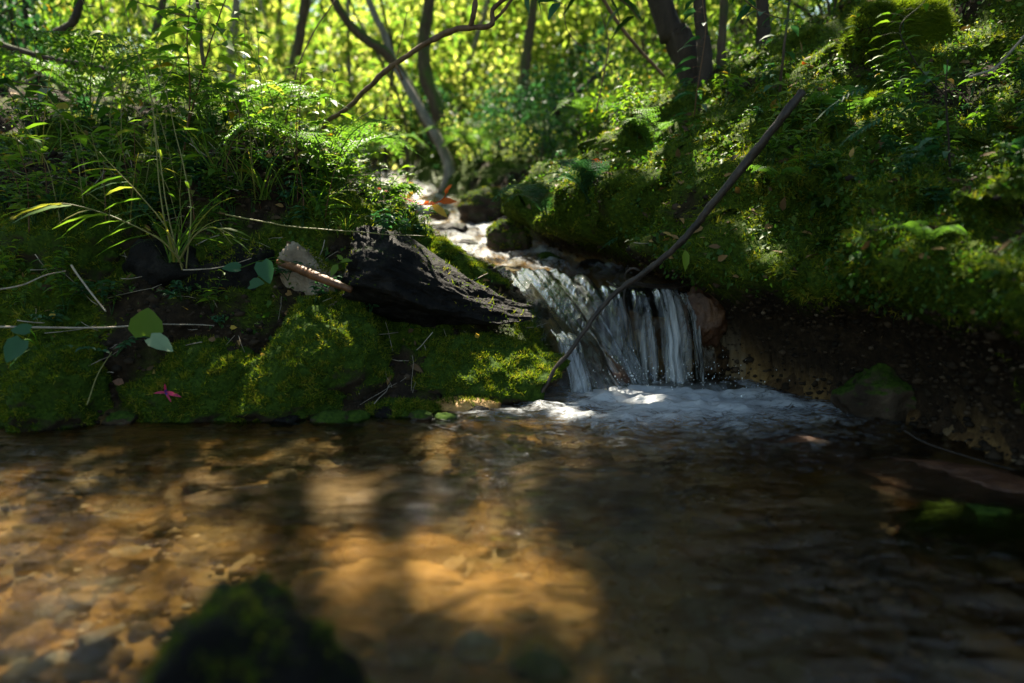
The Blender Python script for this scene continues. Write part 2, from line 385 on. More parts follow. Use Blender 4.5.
# the undercut of the right bank: push the face above it towards the water
gx = np.gradient(D.reshape(ny, nx), axis=1) / np.gradient(xs)[None]; gy = np.gradient(D.reshape(ny, nx), axis=0) / np.gradient(ys)[:, None]
out_dir = norm(np.stack([gx.ravel(), gy.ravel(), 0 * x], -1))
zr = V[:, 2] - .15 * np.clip(y - 2.1, 0, 1)
lip = SIDE * (D > .0) * (sstep(zr, .20, .42) * (1 - .75 * sstep(zr, .55, 1.1))) * (1 - sstep(y, 3.0, 4.0)) * (D < 1.5)
lip = lip * (.85 + 1.2 * fbm(V, 3.1, 3))
V -= out_dir * (lip * .30)[:, None]
V += out_dir * (SIDE * (D > -.1) * (1 - sstep(zr, .0, .3)) * sstep(D, -.1, .05) * .15 * (1 - sstep(y, 2.6, 3)))[:, None]
F = (np.arange(ny - 1)[:, None] * nx + np.arange(nx - 1)[None]).ravel()
F = np.stack([F, F + 1, F + nx + 1, F + nx], -1)
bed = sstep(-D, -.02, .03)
bed_shade = sstep(V[:, 0] + .25 * fbm(V, 3, 3), .22, .55) * (1 - sstep(V[:, 1], 1.15, 1.4)); bed = bed * (1 - .82 * bed_shade)  # right of the pool: shade put into the bed colour
mossn = fbm(V, 3.0, 4)
under = sstep(-D, -.02, .03)
mossa = sstep(mossn + .33 * SIDE + .02 + .1 * sstep(V[:, 2] - water_z(x, y), 0, .3) - .8 * SIDE * (1 - sstep(zr, .20, .36)), .0, .22) * (1 - under)
wet = (1 - sstep(V[:, 2] - water_z(x, y), .02, .14))
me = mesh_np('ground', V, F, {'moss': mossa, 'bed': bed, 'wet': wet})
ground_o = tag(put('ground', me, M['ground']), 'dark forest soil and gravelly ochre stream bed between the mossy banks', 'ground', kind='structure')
TV, TF, TMOSS, TD, TSIDE = V, F, mossa, D, SIDE
bvh = BVHTree.FromPolygons(V.tolist(), F.tolist())
def down(x, y, top=12.0):
    h = bvh.ray_cast(Vector((x, y, top)), Vector((0, 0, -1)))
    return np.array(h[0]) if h[0] is not None else np.array([x, y, 0.])
def hit(px, py):
    d = ray(px, py); h = bvh.ray_cast(Vector((0, 0, CAM_H)), Vector(d).normalized())
    return np.array(h[0]) if h[0] is not None else P(px, py, 8)

SOLIDS = []
def rebuild():
    global bvh
    Vs, Fs, n = [TV], [np.concatenate([TF[:, [0, 1, 2]], TF[:, [0, 2, 3]]])], len(TV)
    for V_, F_ in SOLIDS: Vs.append(V_); Fs.append(F_ + n); n += len(V_)
    bvh = BVHTree.FromPolygons(np.vstack(Vs).tolist(), np.vstack(Fs).tolist())
def scatter(V, F, n, wfun=None):
    """n random points on a mesh: positions, normals, face index"""
    if F.shape[1] == 4: F = np.concatenate([F[:, [0, 1, 2]], F[:, [0, 2, 3]]])
    a, b, c = V[F[:, 0]], V[F[:, 1]], V[F[:, 2]]
    nn = np.cross(b - a, c - a); ar = np.linalg.norm(nn, axis=1); nn = nn / np.maximum(ar, 1e-12)[:, None]
    w = ar.copy()
    if wfun is not None: w *= wfun((a + b + c) / 3, nn, F)
    w /= w.sum(); i = rng.choice(len(F), n, p=w)
    u, v = rng.random(n), rng.random(n); s = u + v > 1; u[s], v[s] = 1 - u[s], 1 - v[s]
    return a[i] + u[:, None] * (b[i] - a[i]) + v[:, None] * (c[i] - a[i]), nn[i], F[i, 0]

# ------------------------------------------------------------------ water
def foam_pool(x, y):
    f = np.exp(-(((x - .44) / .24) ** 2 + ((y - 2.03) / .15) ** 2)) * 1.6
    f += .75 * np.exp(-(((x - .62) / .30) ** 2 + ((y - 1.86) / .13) ** 2))
    f += .28 * np.exp(-(((x - .25) / .25) ** 2 + ((y - 1.80) / .12) ** 2))
    f += .25 * np.exp(-(((x - .45) / .5) ** 2 + ((y - 1.55) / .25) ** 2))
    f += .30 * np.exp(-(((x - .35) / .7) ** 2 + ((y - 1.72) / .16) ** 2))
    return np.clip(f * (1 + .8 * fbm(np.stack([x * 6, y * 14, 0 * x], -1), 1, 4, .6)), 0, 1.2)
xs2 = np.arange(-2.6, 2.1, .012); ys2 = np.concatenate([np.arange(-1.4, .2, .05), np.arange(.2, 2.26, .010)])
X2, Y2 = np.meshgrid(xs2, ys2); x2, y2 = X2.ravel(), Y2.ravel()
p2 = np.stack([x2, y2, 0 * x2], -1)
fo = foam_pool(x2, y2)
agit = .0052 + .012 * fo + .003 * np.exp(-((x2 - .3) ** 2 + (y2 - 1.6) ** 2) / .5)
z2 = fbm(p2 * (6, 14, 1), 1, 4, .6) * agit * 1.4 + fbm(p2 * (1.6, 3, 1) + 9, 1, 2) * .005
z2 += np.clip(fbm(p2 * (20, 30, 1) + 3, 1, 4, .6), 0, 1) * .020 * np.clip(fo - .35, 0, 1)
V2 = np.stack([x2, y2, z2], -1); n2x = len(xs2)
F2 = (np.arange(len(ys2) - 1)[:, None] * n2x + np.arange(n2x - 1)[None]).ravel(); F2 = np.stack([F2, F2 + 1, F2 + n2x + 1, F2 + n2x], -1)
keep = (TD is not None)
dd = shore_dist(x2, y2); kf = (dd[F2].min(1) < .12); F2 = F2[kf]
used = np.unique(F2); rem = np.zeros(len(V2), int); rem[used] = np.arange(len(used))
tag(put('water', mesh_np('water', V2[used], rem[F2], {'foam': fo[used]}), M['pool']),
    'clear amber pool of rippled water below the little waterfall', 'water', kind='structure')
# stream and chute
ts = np.concatenate([np.arange(1.97, 3.3, .009), np.arange(3.3, 9.9, .04)]); us = np.linspace(0, 1, 90)
L_, R_ = SHORE[8:17], SHORE[17:26][::-1]
xl = np.interp(ts, L_[:, 1], L_[:, 0]) - .05; xr = np.interp(ts, R_[:, 1], R_[:, 0]) + .05
X3 = xl[:, None] + (xr - xl)[:, None] * us[None]; Y3 = np.repeat(ts[:, None], len(us), 1); x3, y3 = X3.ravel(), Y3.ravel()
zw = water_z(x3, y3); p3 = np.stack([x3, y3, 0 * x3], -1)
z3 = zw + .004 + fbm(p3 * (16, 6, 1), 1, 4, .55) * .018 * sstep(y3, 2.0, 2.3) + fbm(p3 * (5, 2, 1) + 5, 1, 2) * .03 * sstep(y3, 2.4, 3)
z3 -= .02 * (1 - sstep(y3, 1.97, 2.05))
slope = np.interp(y3, [2.0, 2.1, 2.5, 2.75, 3.2, 5], [.55, .15, .15, .6, .72, .6])
V3 = np.stack([x3, y3, z3], -1); k3 = len(us)
F3 = (np.arange(len(ts) - 1)[:, None] * k3 + np.arange(k3 - 1)[None]).ravel(); F3 = np.stack([F3, F3 + 1, F3 + k3 + 1, F3 + k3], -1)
ff3 = slope * (.75 + .9 * fbm(p3 * (9, 3, 1), 1, 3))
tag(put('stream', mesh_np('stream', V3, F3, {'foam': np.clip(ff3, 0, 1)}), M['stream']),
    'fast shallow stream sliding down over brown rock into the pool', 'water', kind='structure')

# falling strands
def strand(mb, x0, x1, xe0, xe1, y0, ye, z0, wav, seed, fb, pw=1.9):
    nu, nt_ = 26, 46
    u = np.linspace(0, 1, nu)[None]; t = np.linspace(0, 1, nt_)[:, None]
    fall = t ** pw
    xx = (x0 + (x1 - x0) * u) * (1 - t) + (xe0 + (xe1 - xe0) * u) * t
    zz = (z0 + .028 * fbm(np.stack([u * 3 + seed * 5, 0 * u, 0 * u], -1).reshape(-1, 3), 1, 3)[None, :]) * (1 - fall) - .012 * t + 0 * u
    yy = y0 + (ye - y0) * t ** .8 + 0 * u
    q = np.stack([u * 4 + seed * 7 + 0 * t, t * .7 + 0 * u, 0 * t * u], -1).reshape(-1, 3)
    bump = (fbm(q * (1.6, 1, 1), 1, 3, .6)).reshape(nt_, nu) * wav * (.25 + t)
    prof = np.sin(np.pi * np.clip(u, .02, .98)) ** .6
    yy = yy - bump - .02 * prof * (1 - .3 * t)
    xx = xx + bump * .8 + .010 * fbm(np.stack([0 * t * u + seed, t * 2 + 0 * u, 0 * t * u], -1).reshape(-1, 3), 1, 3).reshape(nt_, nu)
    fm = fb * (.45 + .55 * t) * prof * (1 + .8 * fbm(q * (2.3, .4, 1) + 3, 1, 3)).reshape(nt_, nu)
    V = np.stack([xx + 0 * yy, yy, zz], -1).reshape(-1, 3)
    B = V + np.array([0, .012, 0]) * np.repeat(prof + 0 * t, 1, 0).reshape(-1, 1)      # back face: the sheet has thickness
    F = (np.arange(nt_ - 1)[:, None] * nu + np.arange(nu - 1)[None]).ravel(); F = np.stack([F, F + 1, F + nu + 1, F + nu], -1)
    mb[0].append(V); mb[1].append(F + mb[3]); mb[2].append(np.clip(fm, 0, 1.1).ravel()); mb[3] += len(V)
acc = [[], [], [], 0]
strand(acc, .385, .44, .40, .47, 2.25, 2.13, .275, .03, 2, .6)
strand(acc, .455, .535, .485, .565, 2.24, 2.10, .28, .035, 3, 1.0)
strand(acc, .545, .58, .585, .625, 2.25, 2.13, .265, .03, 4, .8)
strand(acc, .28, .36, .36, .42, 2.34, 2.11, .285, .03, 5, .45, 1.5)
strand(acc, -.06, .06, .20, .31, 2.62, 2.00, .32, .03, 7, .38, 1.15)
strand(acc, .03, .17, .28, .39, 2.54, 2.02, .325, .03, 8, .50, 1.2)
strand(acc, .13, .27, .36, .43, 2.45, 2.06, .31, .025, 9, .42, 1.3)
strand(acc, .12, .20, .17, .24, 2.16, 1.98, .15, .02, 6, .7)
tag(put('waterfall', mesh_np('waterfall', np.vstack(acc[0]), np.vstack(acc[1]), {'foam': np.concatenate(acc[2])}), M['fall']),
    'small waterfall of several glassy white strands dropping over the rock lip', 'water', kind='structure')
# droplets
ico_cache = {}
def ico(sub):
    if sub not in ico_cache:
        bm = bmesh.new(); bmesh.ops.create_icosphere(bm, subdivisions=sub, radius=1)
        ico_cache[sub] = (np.array([v.co[:] for v in bm.verts]), np.array([[v.index for v in f.verts] for f in bm.faces])); bm.free()
    return ico_cache[sub]
mb = MB(); iv, iff = ico(1)
for k in range(300):
    r = abs(rng.normal(0, .0007)) + .0005
    c = np.array([rng.normal(.47, .14), rng.normal(2.04, .06), abs(rng.normal(0, .035)) + .008])
    mb.add(iv * r * (1, 1, 1.6) + c, iff)
m = NT('spray_water'); M['spray'] = m.done(m.princ((.8, .85, .88), .1, .6).outputs[0])
tag(put('spray', mb.mesh('spray'), M['spray']), 'fine white spray droplets splashing at the foot of the waterfall', 'spray', kind='stuff')

# ------------------------------------------------------------------ rocks
def rock_geo(seed, size, sub=4, cuts=9, rough=.085, freq=2.4, cutlo=.62, taper=None, ripple=0.0, lump=.10):
    r_ = np.random.default_rng(seed); D, F = ico(sub); r = np.ones(len(D))
    for k in range(cuts):
        n = norm(r_.normal(size=3)); o = r_.uniform(cutlo, .95); q = D @ n
        r = np.where(q > .05, np.minimum(r, o / np.maximum(q, .05)), r)
    V = D * r[:, None]
    V = V * (1 + rough * 2.2 * fbm(V + seed, freq, 5, .55)[:, None])
    V = V * (1 + lump * np.abs(fbm(V + seed, 5.5, 3))[:, None])
    if ripple: V[:, 2] += ripple * np.abs(fbm(V * (1, 3, 5) + seed, 1.7, 4))
    if taper is not None: V = taper(V)
    return V * np.asarray(size), F
def rotz(V, a, tilt=0.0, roll=0.0):
    c, s = math.cos(roll), math.sin(roll); V = V @ np.array([[c, 0, s], [0, 1, 0], [-s, 0, c]]).T
    c, s = math.cos(tilt), math.sin(tilt); V = V @ np.array([[1, 0, 0], [0, c, -s], [0, s, c]]).T
    c, s = math.cos(a), math.sin(a); return V @ np.array([[c, -s, 0], [s, c, 0], [0, 0, 1]]).T
def moss_on(V, F, n, parent, org, thr=.1, size=.010, mat='moss', bias=None, k=3.0, name='moss'):
    def w(c, nn, F):
        q = sstep(nn[:, 2] + 1.5 * fbm(c + org, 7 * k / 3, 4), thr, thr + .3)
        return q * (bias(c) if bias else 1) + 1e-9
    p, nn, _ = scatter(V, F, n, w)
    mb = MB(); d = norm(nn * .6 + rdir(n, .2) * .9)
    clump = fbm(p + org, 28, 2)
    leaves(mb, p + nn * (.006 * clump[:, None] - .001), d, rdir(n), size * rng.uniform(.5, 1.5, n) * (1 + .9 * clump), size * .34, T_TRI, rnd=np.clip(.45 + .7 * clump + rng.normal(0, .28, n), 0, 1))
    return mb.part(name, M[mat], parent)
def rock(name, label, loc, size, seed, mat, sub=5, moss=0, rot=0., tilt=0., roll=0., group=None, mthr=.1, msize=.010, bias=None, cat='rock', **kw):
    V, F = rock_geo(seed, size, sub, **kw); V = rotz(V, rot, tilt, roll)
    SOLIDS.append((V + np.array(loc), F))
    t = thing(name, label, cat, loc, group)
    part('stone', mesh_np('stone', V, F, {'rnd': V[:, 0] * 0}), M[mat], t)
    if moss: moss_on(V, F, moss, t, np.array(loc), mthr, msize, bias=bias)
    return t

# the dark ledge that juts out over the pool
def ledge_taper(V):
    V = V.copy(); s = sstep(V[:, 0], -1.0, 1.0)
    V[:, 2] = V[:, 2] * (1 - .72 * s) - .62 * s; V[:, 1] *= (1 - .55 * s); return V
rock('ledge_rock', 'dark wet wedge of rock jutting out over the pool, pointed tip by the fall', (-.27, 2.06, .35), (.34, .27, .20), 21, 'slate', 6,
     moss=16000, mthr=.35, bias=lambda c: sstep(c[:, 1] - .25 * c[:, 0], .06, .14) + .02, lump=.05, rough=.07, freq=3.2, cuts=18, taper=ledge_taper, ripple=.12, roll=.03)
rock('mossy_rock', 'green moss covered boulder below the dark ledge, beside the chute', (-.10, 1.98, .045), (.27, .17, .12), 33, 'rock_moss', 5, moss=26000, mthr=-.2, msize=.009)
rock('mossy_rock', 'dark mossy boulder under the left end of the ledge', (-.50, 1.93, .10), (.19, .19, .19), 34, 'rock_moss', 5, moss=22000, mthr=-.3, rot=.6)
rock('mossy_rock', 'rounded mossy boulder at the waterline below the ledge shadow', (-.66, 1.80, .04), (.22, .14, .13), 35, 'rock_moss', 5, moss=22000, mthr=-.3)
rock('mossy_rock', 'low moss cushion rock behind the fallen pink flower', (-.88, 1.80, .04), (.24, .13, .14), 36, 'rock_moss', 5, moss=24000, mthr=-.3)
rock('pale_rock', 'pale sunlit crumbling rock face left of the dark ledge', (-.60, 2.05, .30), (.075, .07, .14), 37, 'rock_pale', 5, cuts=12, rot=.3, roll=-.5, rough=.05, moss=1500, mthr=.5)
rock('pale_rock', 'lower pale rock ledge below the orange driftwood', (-.53, 1.96, .19), (.09, .08, .09), 57, 'rock_pale', 5, cuts=12, rot=.7, roll=-.3, rough=.05, moss=2500, mthr=.4)
rock('bank_rock', 'rough brown rock with thin moss at the left waterline', (-1.16, 1.72, .06), (.20, .15, .13), 38, 'rock_moss', 5, moss=16000, mthr=.0)
rock('bank_rock', 'grey mossy boulder high on the left bank at the picture edge', (-1.36, 2.12, .40), (.26, .2, .2), 39, 'rock_moss', 5, moss=22000, mthr=-.1)
rock('bank_rock', 'small grey stone tucked in the left bank above the round leaves', (-1.0, 1.98, .36), (.12, .1, .09), 40, 'slate', 4)
rock('bank_rock', 'dark boulder in the recess under the tall grass', (-.86, 2.05, .28), (.2, .14, .16), 41, 'slate', 5, moss=3000, mthr=.4)
rock('shore_stone', 'small pale green stone at the waterline below the moss', (-.30, 1.755, .0), (.10, .05, .035), 42, 'rock_moss', 4, moss=4500, mthr=.0)
rock('shore_stone', 'sunlit ochre stone edging the pool below the ledge', (-.13, 1.80, .0), (.10, .05, .03), 43, 'bed_ochre', 4, moss=900, mthr=.3)
rock('fall_rock', 'long sloping red brown rock under the sliding water', (.21, 2.19, .02), (.22, .13, .11), 44, 'rock_red', 5, rot=-.92, roll=.35, cuts=5, rough=.05)
rock('fall_rock', 'rounded brown rock at the right end of the waterfall', (.625, 2.22, .19), (.075, .07, .11), 45, 'rock_red', 5, cuts=6)
rock('fall_rock', 'black wet rock behind the falling strands', (.49, 2.31, .10), (.2, .08, .17), 46, 'slate', 5)
rock('stream_rock', 'large sunlit boulder standing in the upper stream', P(492, 212, 4.3), (.21, .16, .15), 47, 'rock', 5, moss=4000, mthr=.5)
rock('stream_rock', 'brown mossy rock splitting the stream above the fall', P(507, 243, 3.25), (.11, .10, .10), 48, 'rock', 5, moss=4000, mthr=.35)
rock('stream_rock', 'small dark stone in white water of the upper stream', P(455, 232, 3.9), (.10, .1, .05), 49, 'slate', 4)
rock('stream_rock', 'flat grey stone left in the upper stream below the red leaf twig', P(420, 212, 4.6), (.15, .12, .07), 50, 'bed_grey', 4)
rock('stream_rock', 'mossy stone on the right edge of the stream bend', P(527, 232, 3.7), (.13, .12, .12), 51, 'rock_moss', 4, moss=4000)
rock('foreground_rock', 'dark mossy rock rising out of focus close to the camera', (-.25, .56, -.045), (.135, .19, .195), 52, 'slate', 5, moss=9000, mthr=.25, msize=.006, cuts=6, rough=.06)
rock('bank_rock', 'earthy ochre knob at the foot of the undercut right bank', (1.0, 1.76, .03), (.13, .10, .10), 53, 'rock', 5, cuts=6)
rock('mossy_rock', 'sunlit yellow green moss hump along the top edge of the dark ledge', (-.27, 2.34, .335), (.25, .10, .11), 55, 'rock_moss', 5, moss=30000, mthr=-.4, msize=.010, rot=-.25, roll=.25)
rock('mossy_rock', 'mossy mound behind the left end of the dark ledge', (-.50, 2.38, .42), (.24, .16, .13), 56, 'rock_moss', 5, moss=22000, mthr=-.3, msize=.010)
rebuild()
for i, (px, py, Y, s_, lab) in enumerate([(545, 262, 2.95, .07, 'wet stone in the stream just above the lip of the fall'), (470, 246, 3.3, .06, 'low wet stone at the left side of the cascade'), (440, 215, 4.2, .07, 'stone breaking the white water far upstream'),
    (510, 225, 4.0, .09, 'rounded stone right of the large stream boulder'), (470, 205, 4.9, .10, 'brown stone beyond the large stream boulder'), (592, 268, 2.75, .06, 'dark wet stone at the right edge above the fall')]):
    rock('stream_rock', lab, P(px, py, Y), (s_, s_ * .8, s_ * .6), 80 + i, ['rock', 'slate'][i % 2], 4, cuts=7)
rs0 = np.random.default_rng(8)
for i in range(16):
    px = -10 + i * 33 + rs0.uniform(-10, 10); a = W(px, 424 - 9 * (px / 500) ** 1 + rs0.uniform(-3, 5)); s_ = rs0.uniform(.022, .06)
    rock('waterline_stone', 'small dark wet stone among others along the left waterline', (a[0], a[1] + .02, rs0.uniform(-.015, .01)), (s_, s_ * .7, s_ * .55), 120 + i, ['slate', 'rock', 'rock_moss'][i % 3], 4, cuts=8, group='small stones along the left waterline')
rebuild()
# slabs on the bed
rock('submerged_slab', 'broad grey brown slab under the water below the mossy stones', (-.36, 1.38, -.095), (.33, .17, .055), 60, 'bed_brown', 5, rough=.04, cuts=8)
rock('submerged_slab', 'large golden slab lit by the sun under the water', (-.05, .95, -.145), (.22, .15, .06), 61, 'bed_ochre', 5, rough=.10, lump=.2, rot=.2)
rock('submerged_slab', 'orange brown slab under the water behind the foreground rock', (-.22, 1.03, -.12), (.16, .12, .05), 62, 'bed_ochre', 5, rough=.06)
rock('submerged_slab', 'red brown slab just under the surface right of the foam', (.70, 1.52, -.045), (.17, .11, .045), 63, 'rock_red', 5, rough=.04)
rock('submerged_slab', 'long brown shelf along the right waterline', (.93, 1.30, -.035), (.26, .10, .045), 64, 'rock_red', 5, rough=.05, rot=-.4)
rock('submerged_slab', 'mossy dark slab under water at the right edge', (.83, 1.13, -.06), (.14, .07, .06), 65, 'rock_moss', 5)
rock('submerged_slab', 'olive slab under shallow water in front of the fall', (.18, 1.42, -.10), (.2, .13, .05), 66, 'bed_brown', 5)
for i, (px, py, s_, lab) in enumerate([(415, 655, .035, 'blurred wet stone near the camera right of the mossy foreground rock'), (478, 640, .030, 'blurred dark stone near the camera below the golden slab'),
    (540, 668, .040, 'blurred brown stone at the bottom edge near the centre'), (600, 650, .028, 'blurred small stone at the bottom right of the golden slab'), (90, 655, .035, 'blurred brown stone at the lower left corner'), (30, 668, .03, 'blurred grey stone at the far lower left corner')]):
    rock('foreground_stone', lab, W(px, py, -.03) - np.array([0, 0, .012]), (s_, s_ * .8, s_ * .6), 90 + i, ['bed_brown', 'bed_grey', 'rock', 'bed_tan'][i % 4], 4, cuts=8)
# cobbles: one stone of each look, then copies
protos = []
for i, mt in enumerate(['bed_ochre', 'bed_tan', 'bed_brown', 'bed_grey', 'bed_ochre', 'bed_brown']):
    V, F = rock_geo(100 + i, (1, [.78, .6, .9, .7, .55, .85][i], [.5, .35, .6, .4, .45, .3][i]), 4, cuts=10, rough=.10, cutlo=.45); protos.append(mesh_np('cobble', V, F, {'rnd': V[:, 0] * 0})); protos[-1].materials.append(M[mt])
kinds = {'bed_ochre': 'rounded ochre', 'bed_tan': 'pale tan', 'bed_brown': 'dull brown', 'bed_grey': 'light grey'}
pts = []
tries = 0
while len(pts) < 295 and tries < 12000:
    tries += 1
    px, py = rng.uniform(-30, 1060), 430 + 260 * rng.random() ** .8
    if px > 560 and rng.random() < .8: continue
    q = W(px, py, -.08); r = rng.uniform(.012, .04) * (1.5 if rng.random() < .12 else 1) * (1.25 if q[1] < 1 else 1)
    if shore_dist(q[:1], q[1:2])[0] > -.05: continue
    if any((q[0] - a[0]) ** 2 + (q[1] - a[1]) ** 2 < (.72 * (r + a[3])) ** 2 for a in pts): continue
    pts.append((q[0], q[1], px, r))
for (X, Y_, px, r) in pts:
    k = rng.integers(len(protos)); o = bpy.data.objects.new('cobble', protos[k]); COL.objects.link(o)
    g = down(X, Y_, .02)
    if g[2] > -.01: g[2] = -.12
    o.location = (X, Y_, g[2] + r * .30); s = r * rng.uniform(.8, 1.25); o.scale = (s, s, s * rng.uniform(.7, 1.1))
    o.rotation_euler = (rng.normal(0, .15), rng.normal(0, .15), rng.uniform(0, 6.28))
    kn = kinds[protos[k].materials[0].name.replace('ochre_stone', 'bed_ochre').replace('tan_stone', 'bed_tan').replace('brown_stone', 'bed_brown').replace('grey_stone', 'bed_grey')]
    half = 'left half' if X < 0 else 'right half'
    tag(o, f'{kn} cobble lying under water on the {half} of the pool bed', 'cobble', f'{kn} cobbles on the {half} of the pool bed')
# gravel between them
mb = MB(); iv, iff = ico(1)
N = 3500
gx_ = rng.uniform(-1.7, 1.4, N); gy_ = rng.uniform(.45, 1.8, N)
for a, b in zip(gx_, gy_):
    g = down(a, b, .02)
    if g[2] > -.01: continue
    r = rng.uniform(.004, .014); mb.add(iv * (r, r * rng.uniform(.7, 1), r * .6) * (1 + .15 * rng.normal(size=iv.shape)) + g, iff, rng.random())
m = NT('gravel'); M['gravel'] = m.done(m.princ(m.ramp(m.attr('rnd'), [(0, (.10, .06, .03)), (.5, (.36, .20, .07)), (1, (.45, .38, .28))]), .6, .3).outputs[0])
tag(put('gravel', mb.mesh('gravel'), M['gravel']), 'small mixed gravel on the bed of the pool', 'gravel', kind='stuff')


UP_ = np.array([0, 0, 1.])
# ------------------------------------------------------------------ moss, creepers and litter on the ground
def wnear(c, nn, F):
    w = TMOSS[F].mean(1) * (TD[F].mean(1) > .01) * (c[:, 1] > .6) * (c[:, 1] < 3.6) * (np.abs(c[:, 0]) < 2.2) * (nn[:, 2] > -.7)
    return w * (.3 + sstep(np.abs(c[:, 0]) / np.maximum(c[:, 1], .1), .95, .80)) * (2.0 / np.maximum(c[:, 1], 1.2)) ** 2
N = 230000
p, nn, fi = scatter(TV, TF, N, wnear)
cl = fbm(p, 24, 3); cl2 = fbm(p + 5, 4, 2)
mb = MB(); d = norm(nn * .55 + rdir(N, -.2) * .9)
leaves(mb, p + nn * (.008 * cl[:, None] - .002), d, rdir(N), (.011 + .012 * np.clip(cl, 0, 1)) * rng.uniform(.6, 1.7, N), .0042 * rng.uniform(.7, 1.5, N), T_TRI,
       rnd=np.clip(.42 + .8 * cl + .5 * cl2 + rng.normal(0, .2, N), 0, 1))
tag(put('moss', mb.mesh('moss'), M['moss']), 'thick green moss covering the soil of both banks', 'moss', kind='stuff')

def wcreep(c, nn, F):
    s = TSIDE[F].mean(1); d = TD[F].mean(1)
    q = fbm(c, 4.5, 3)
    w = (d > .06) * (c[:, 1] > .7) * (c[:, 1] < 4.5) * (np.abs(c[:, 0]) < 2.6) * (c[:, 2] > .13 + .2 * s)
    return w * (.06 + sstep(q + .30 * s + .25 * sstep(c[:, 0], .9, 1.3), .02, .30)) * (2.0 / np.maximum(c[:, 1], 1.2)) ** 1.4 * (.55 + .45 * s)
N = 52000
p, nn, fi = scatter(TV, TF, N, wcreep)
mb = MB(); lift = rng.uniform(0, .028, N)
d = norm(rdir(N, -.35) + nn * .35); L = rng.uniform(.006, .013, N) * np.where(fbm(p + 60, 3.5, 2) > .12, 1.7, 1) * np.where(rng.random(N) < .06, 1.8, 1)
leaves(mb, p + nn * lift[:, None], d, norm(nn + rdir(N, .6) * .7), L, L * rng.uniform(.5, .8, N), T_DIAM, .2, np.clip(.4 + .6 * fbm(p, 5, 2) + rng.normal(0, .2, N), 0, 1))
tag(put('creeper', mb.mesh('creeper'), M['creeper']), 'tiny leaved creeping plants spread over the banks', 'ground cover', kind='stuff')

N = 4200
p, nn, fi = scatter(TV, TF, N, lambda c, nn, F: (TD[F].mean(1) > .03) * (c[:, 1] > .9) * (c[:, 1] < 6) * (np.abs(c[:, 0]) < 3) * (nn[:, 2] > .2) / np.maximum(c[:, 1], 1) ** 1.2)
mb = MB(); L = rng.uniform(.012, .045, N)
leaves(mb, p + nn * .006, rdir(N) * (1, 1, .35), norm(nn + .4 * rdir(N)), L, L * .5, T_OVAL, rng.uniform(-.3, .4, N))
tag(put('leaf_litter', mb.mesh('leaf_litter'), M['brownleaf']), 'fallen brown and tan leaves littering the banks', 'leaf litter', kind='stuff')

# crumbs of soil and small stones on the bare earth
p, nn, fi = scatter(TV, TF, 9000, lambda c, nn, F: (1.02 - TMOSS[F].mean(1)) * (TD[F].mean(1) > -.02) * (c[:, 1] > 1.0) * (c[:, 1] < 3.5) * (np.abs(c[:, 0]) < 2) / np.maximum(c[:, 1], 1) ** 2)
mb = MB(); iv, iff = ico(1)
for a in p:
    q_ = abs(rng.normal(0, .005)) + .002; mb.add(iv * q_ * (1, .8, .7) * (1 + .25 * rng.normal(size=iv.shape)) + a, iff, rng.random())
m = NT('soil_crumb'); M['crumb'] = m.done(m.princ(m.ramp(m.attr('rnd'), [(0, (.008, .006, .004)), (.7, (.028, .019, .011)), (.97, (.06, .042, .026)), (1, (.14, .11, .08))]), .8, .15).outputs[0])
tag(put('soil_crumbs', mb.mesh('soil_crumbs', False), M['crumb']), 'loose crumbs of dark soil and grit on the bare earth of the banks', 'soil', kind='stuff')
mb = MB(); q_ = []
while len(q_) < 170:
    px, py = rng.uniform(-20, 1040), rng.uniform(430, 683); a = W(px, py, -.08)
    if shore_dist(a[:1], a[1:2])[0] < -.03: q_.append(down(a[0], a[1], .02) + np.array([0, 0, .012]))
q_ = np.array(q_); L = rng.uniform(.012, .04, len(q_))
leaves(mb, q_, rdir(len(q_)) * (1, 1, .2), UP_ + .5 * rdir(len(q_)), L, L * .5, T_OVAL, rng.uniform(-.4, .3, len(q_)))
tag(put('sunken_leaves', mb.mesh('sunken_leaves'), M['brownleaf']), 'brown and tan sunken leaves scattered over the bed of the pool', 'sunken leaves', kind='stuff')
# fine dead stalks and roots caught in the moss
mb = MB()
p, nn, fi = scatter(TV, TF, 420, lambda c, nn, F: (TD[F].mean(1) > .05) * (1 - .995 * TSIDE[F].mean(1)) * (c[:, 1] > 1.0) * (c[:, 1] < 4) * (np.abs(c[:, 0]) < 2.2) / np.maximum(c[:, 1], 1) ** 1.5)
for a, n_ in zip(p, nn):
    dd_ = norm(rng.normal(size=3) * (1, .6, .45)); L = rng.uniform(.04, .18)
    q = a + n_ * .012 + dd_ * np.linspace(-.5, .5, 6)[:, None] * L; q = wobble(q, .012, 12)
    mb.tube(q, rng.uniform(.0006, .0018), 3, rng.random())
tag(put('stalk_litter', mb.mesh('stalk_litter'), M['twig_pale']), 'fine dead stalks and rootlets tangled over the banks', 'dead stalks', kind='stuff')

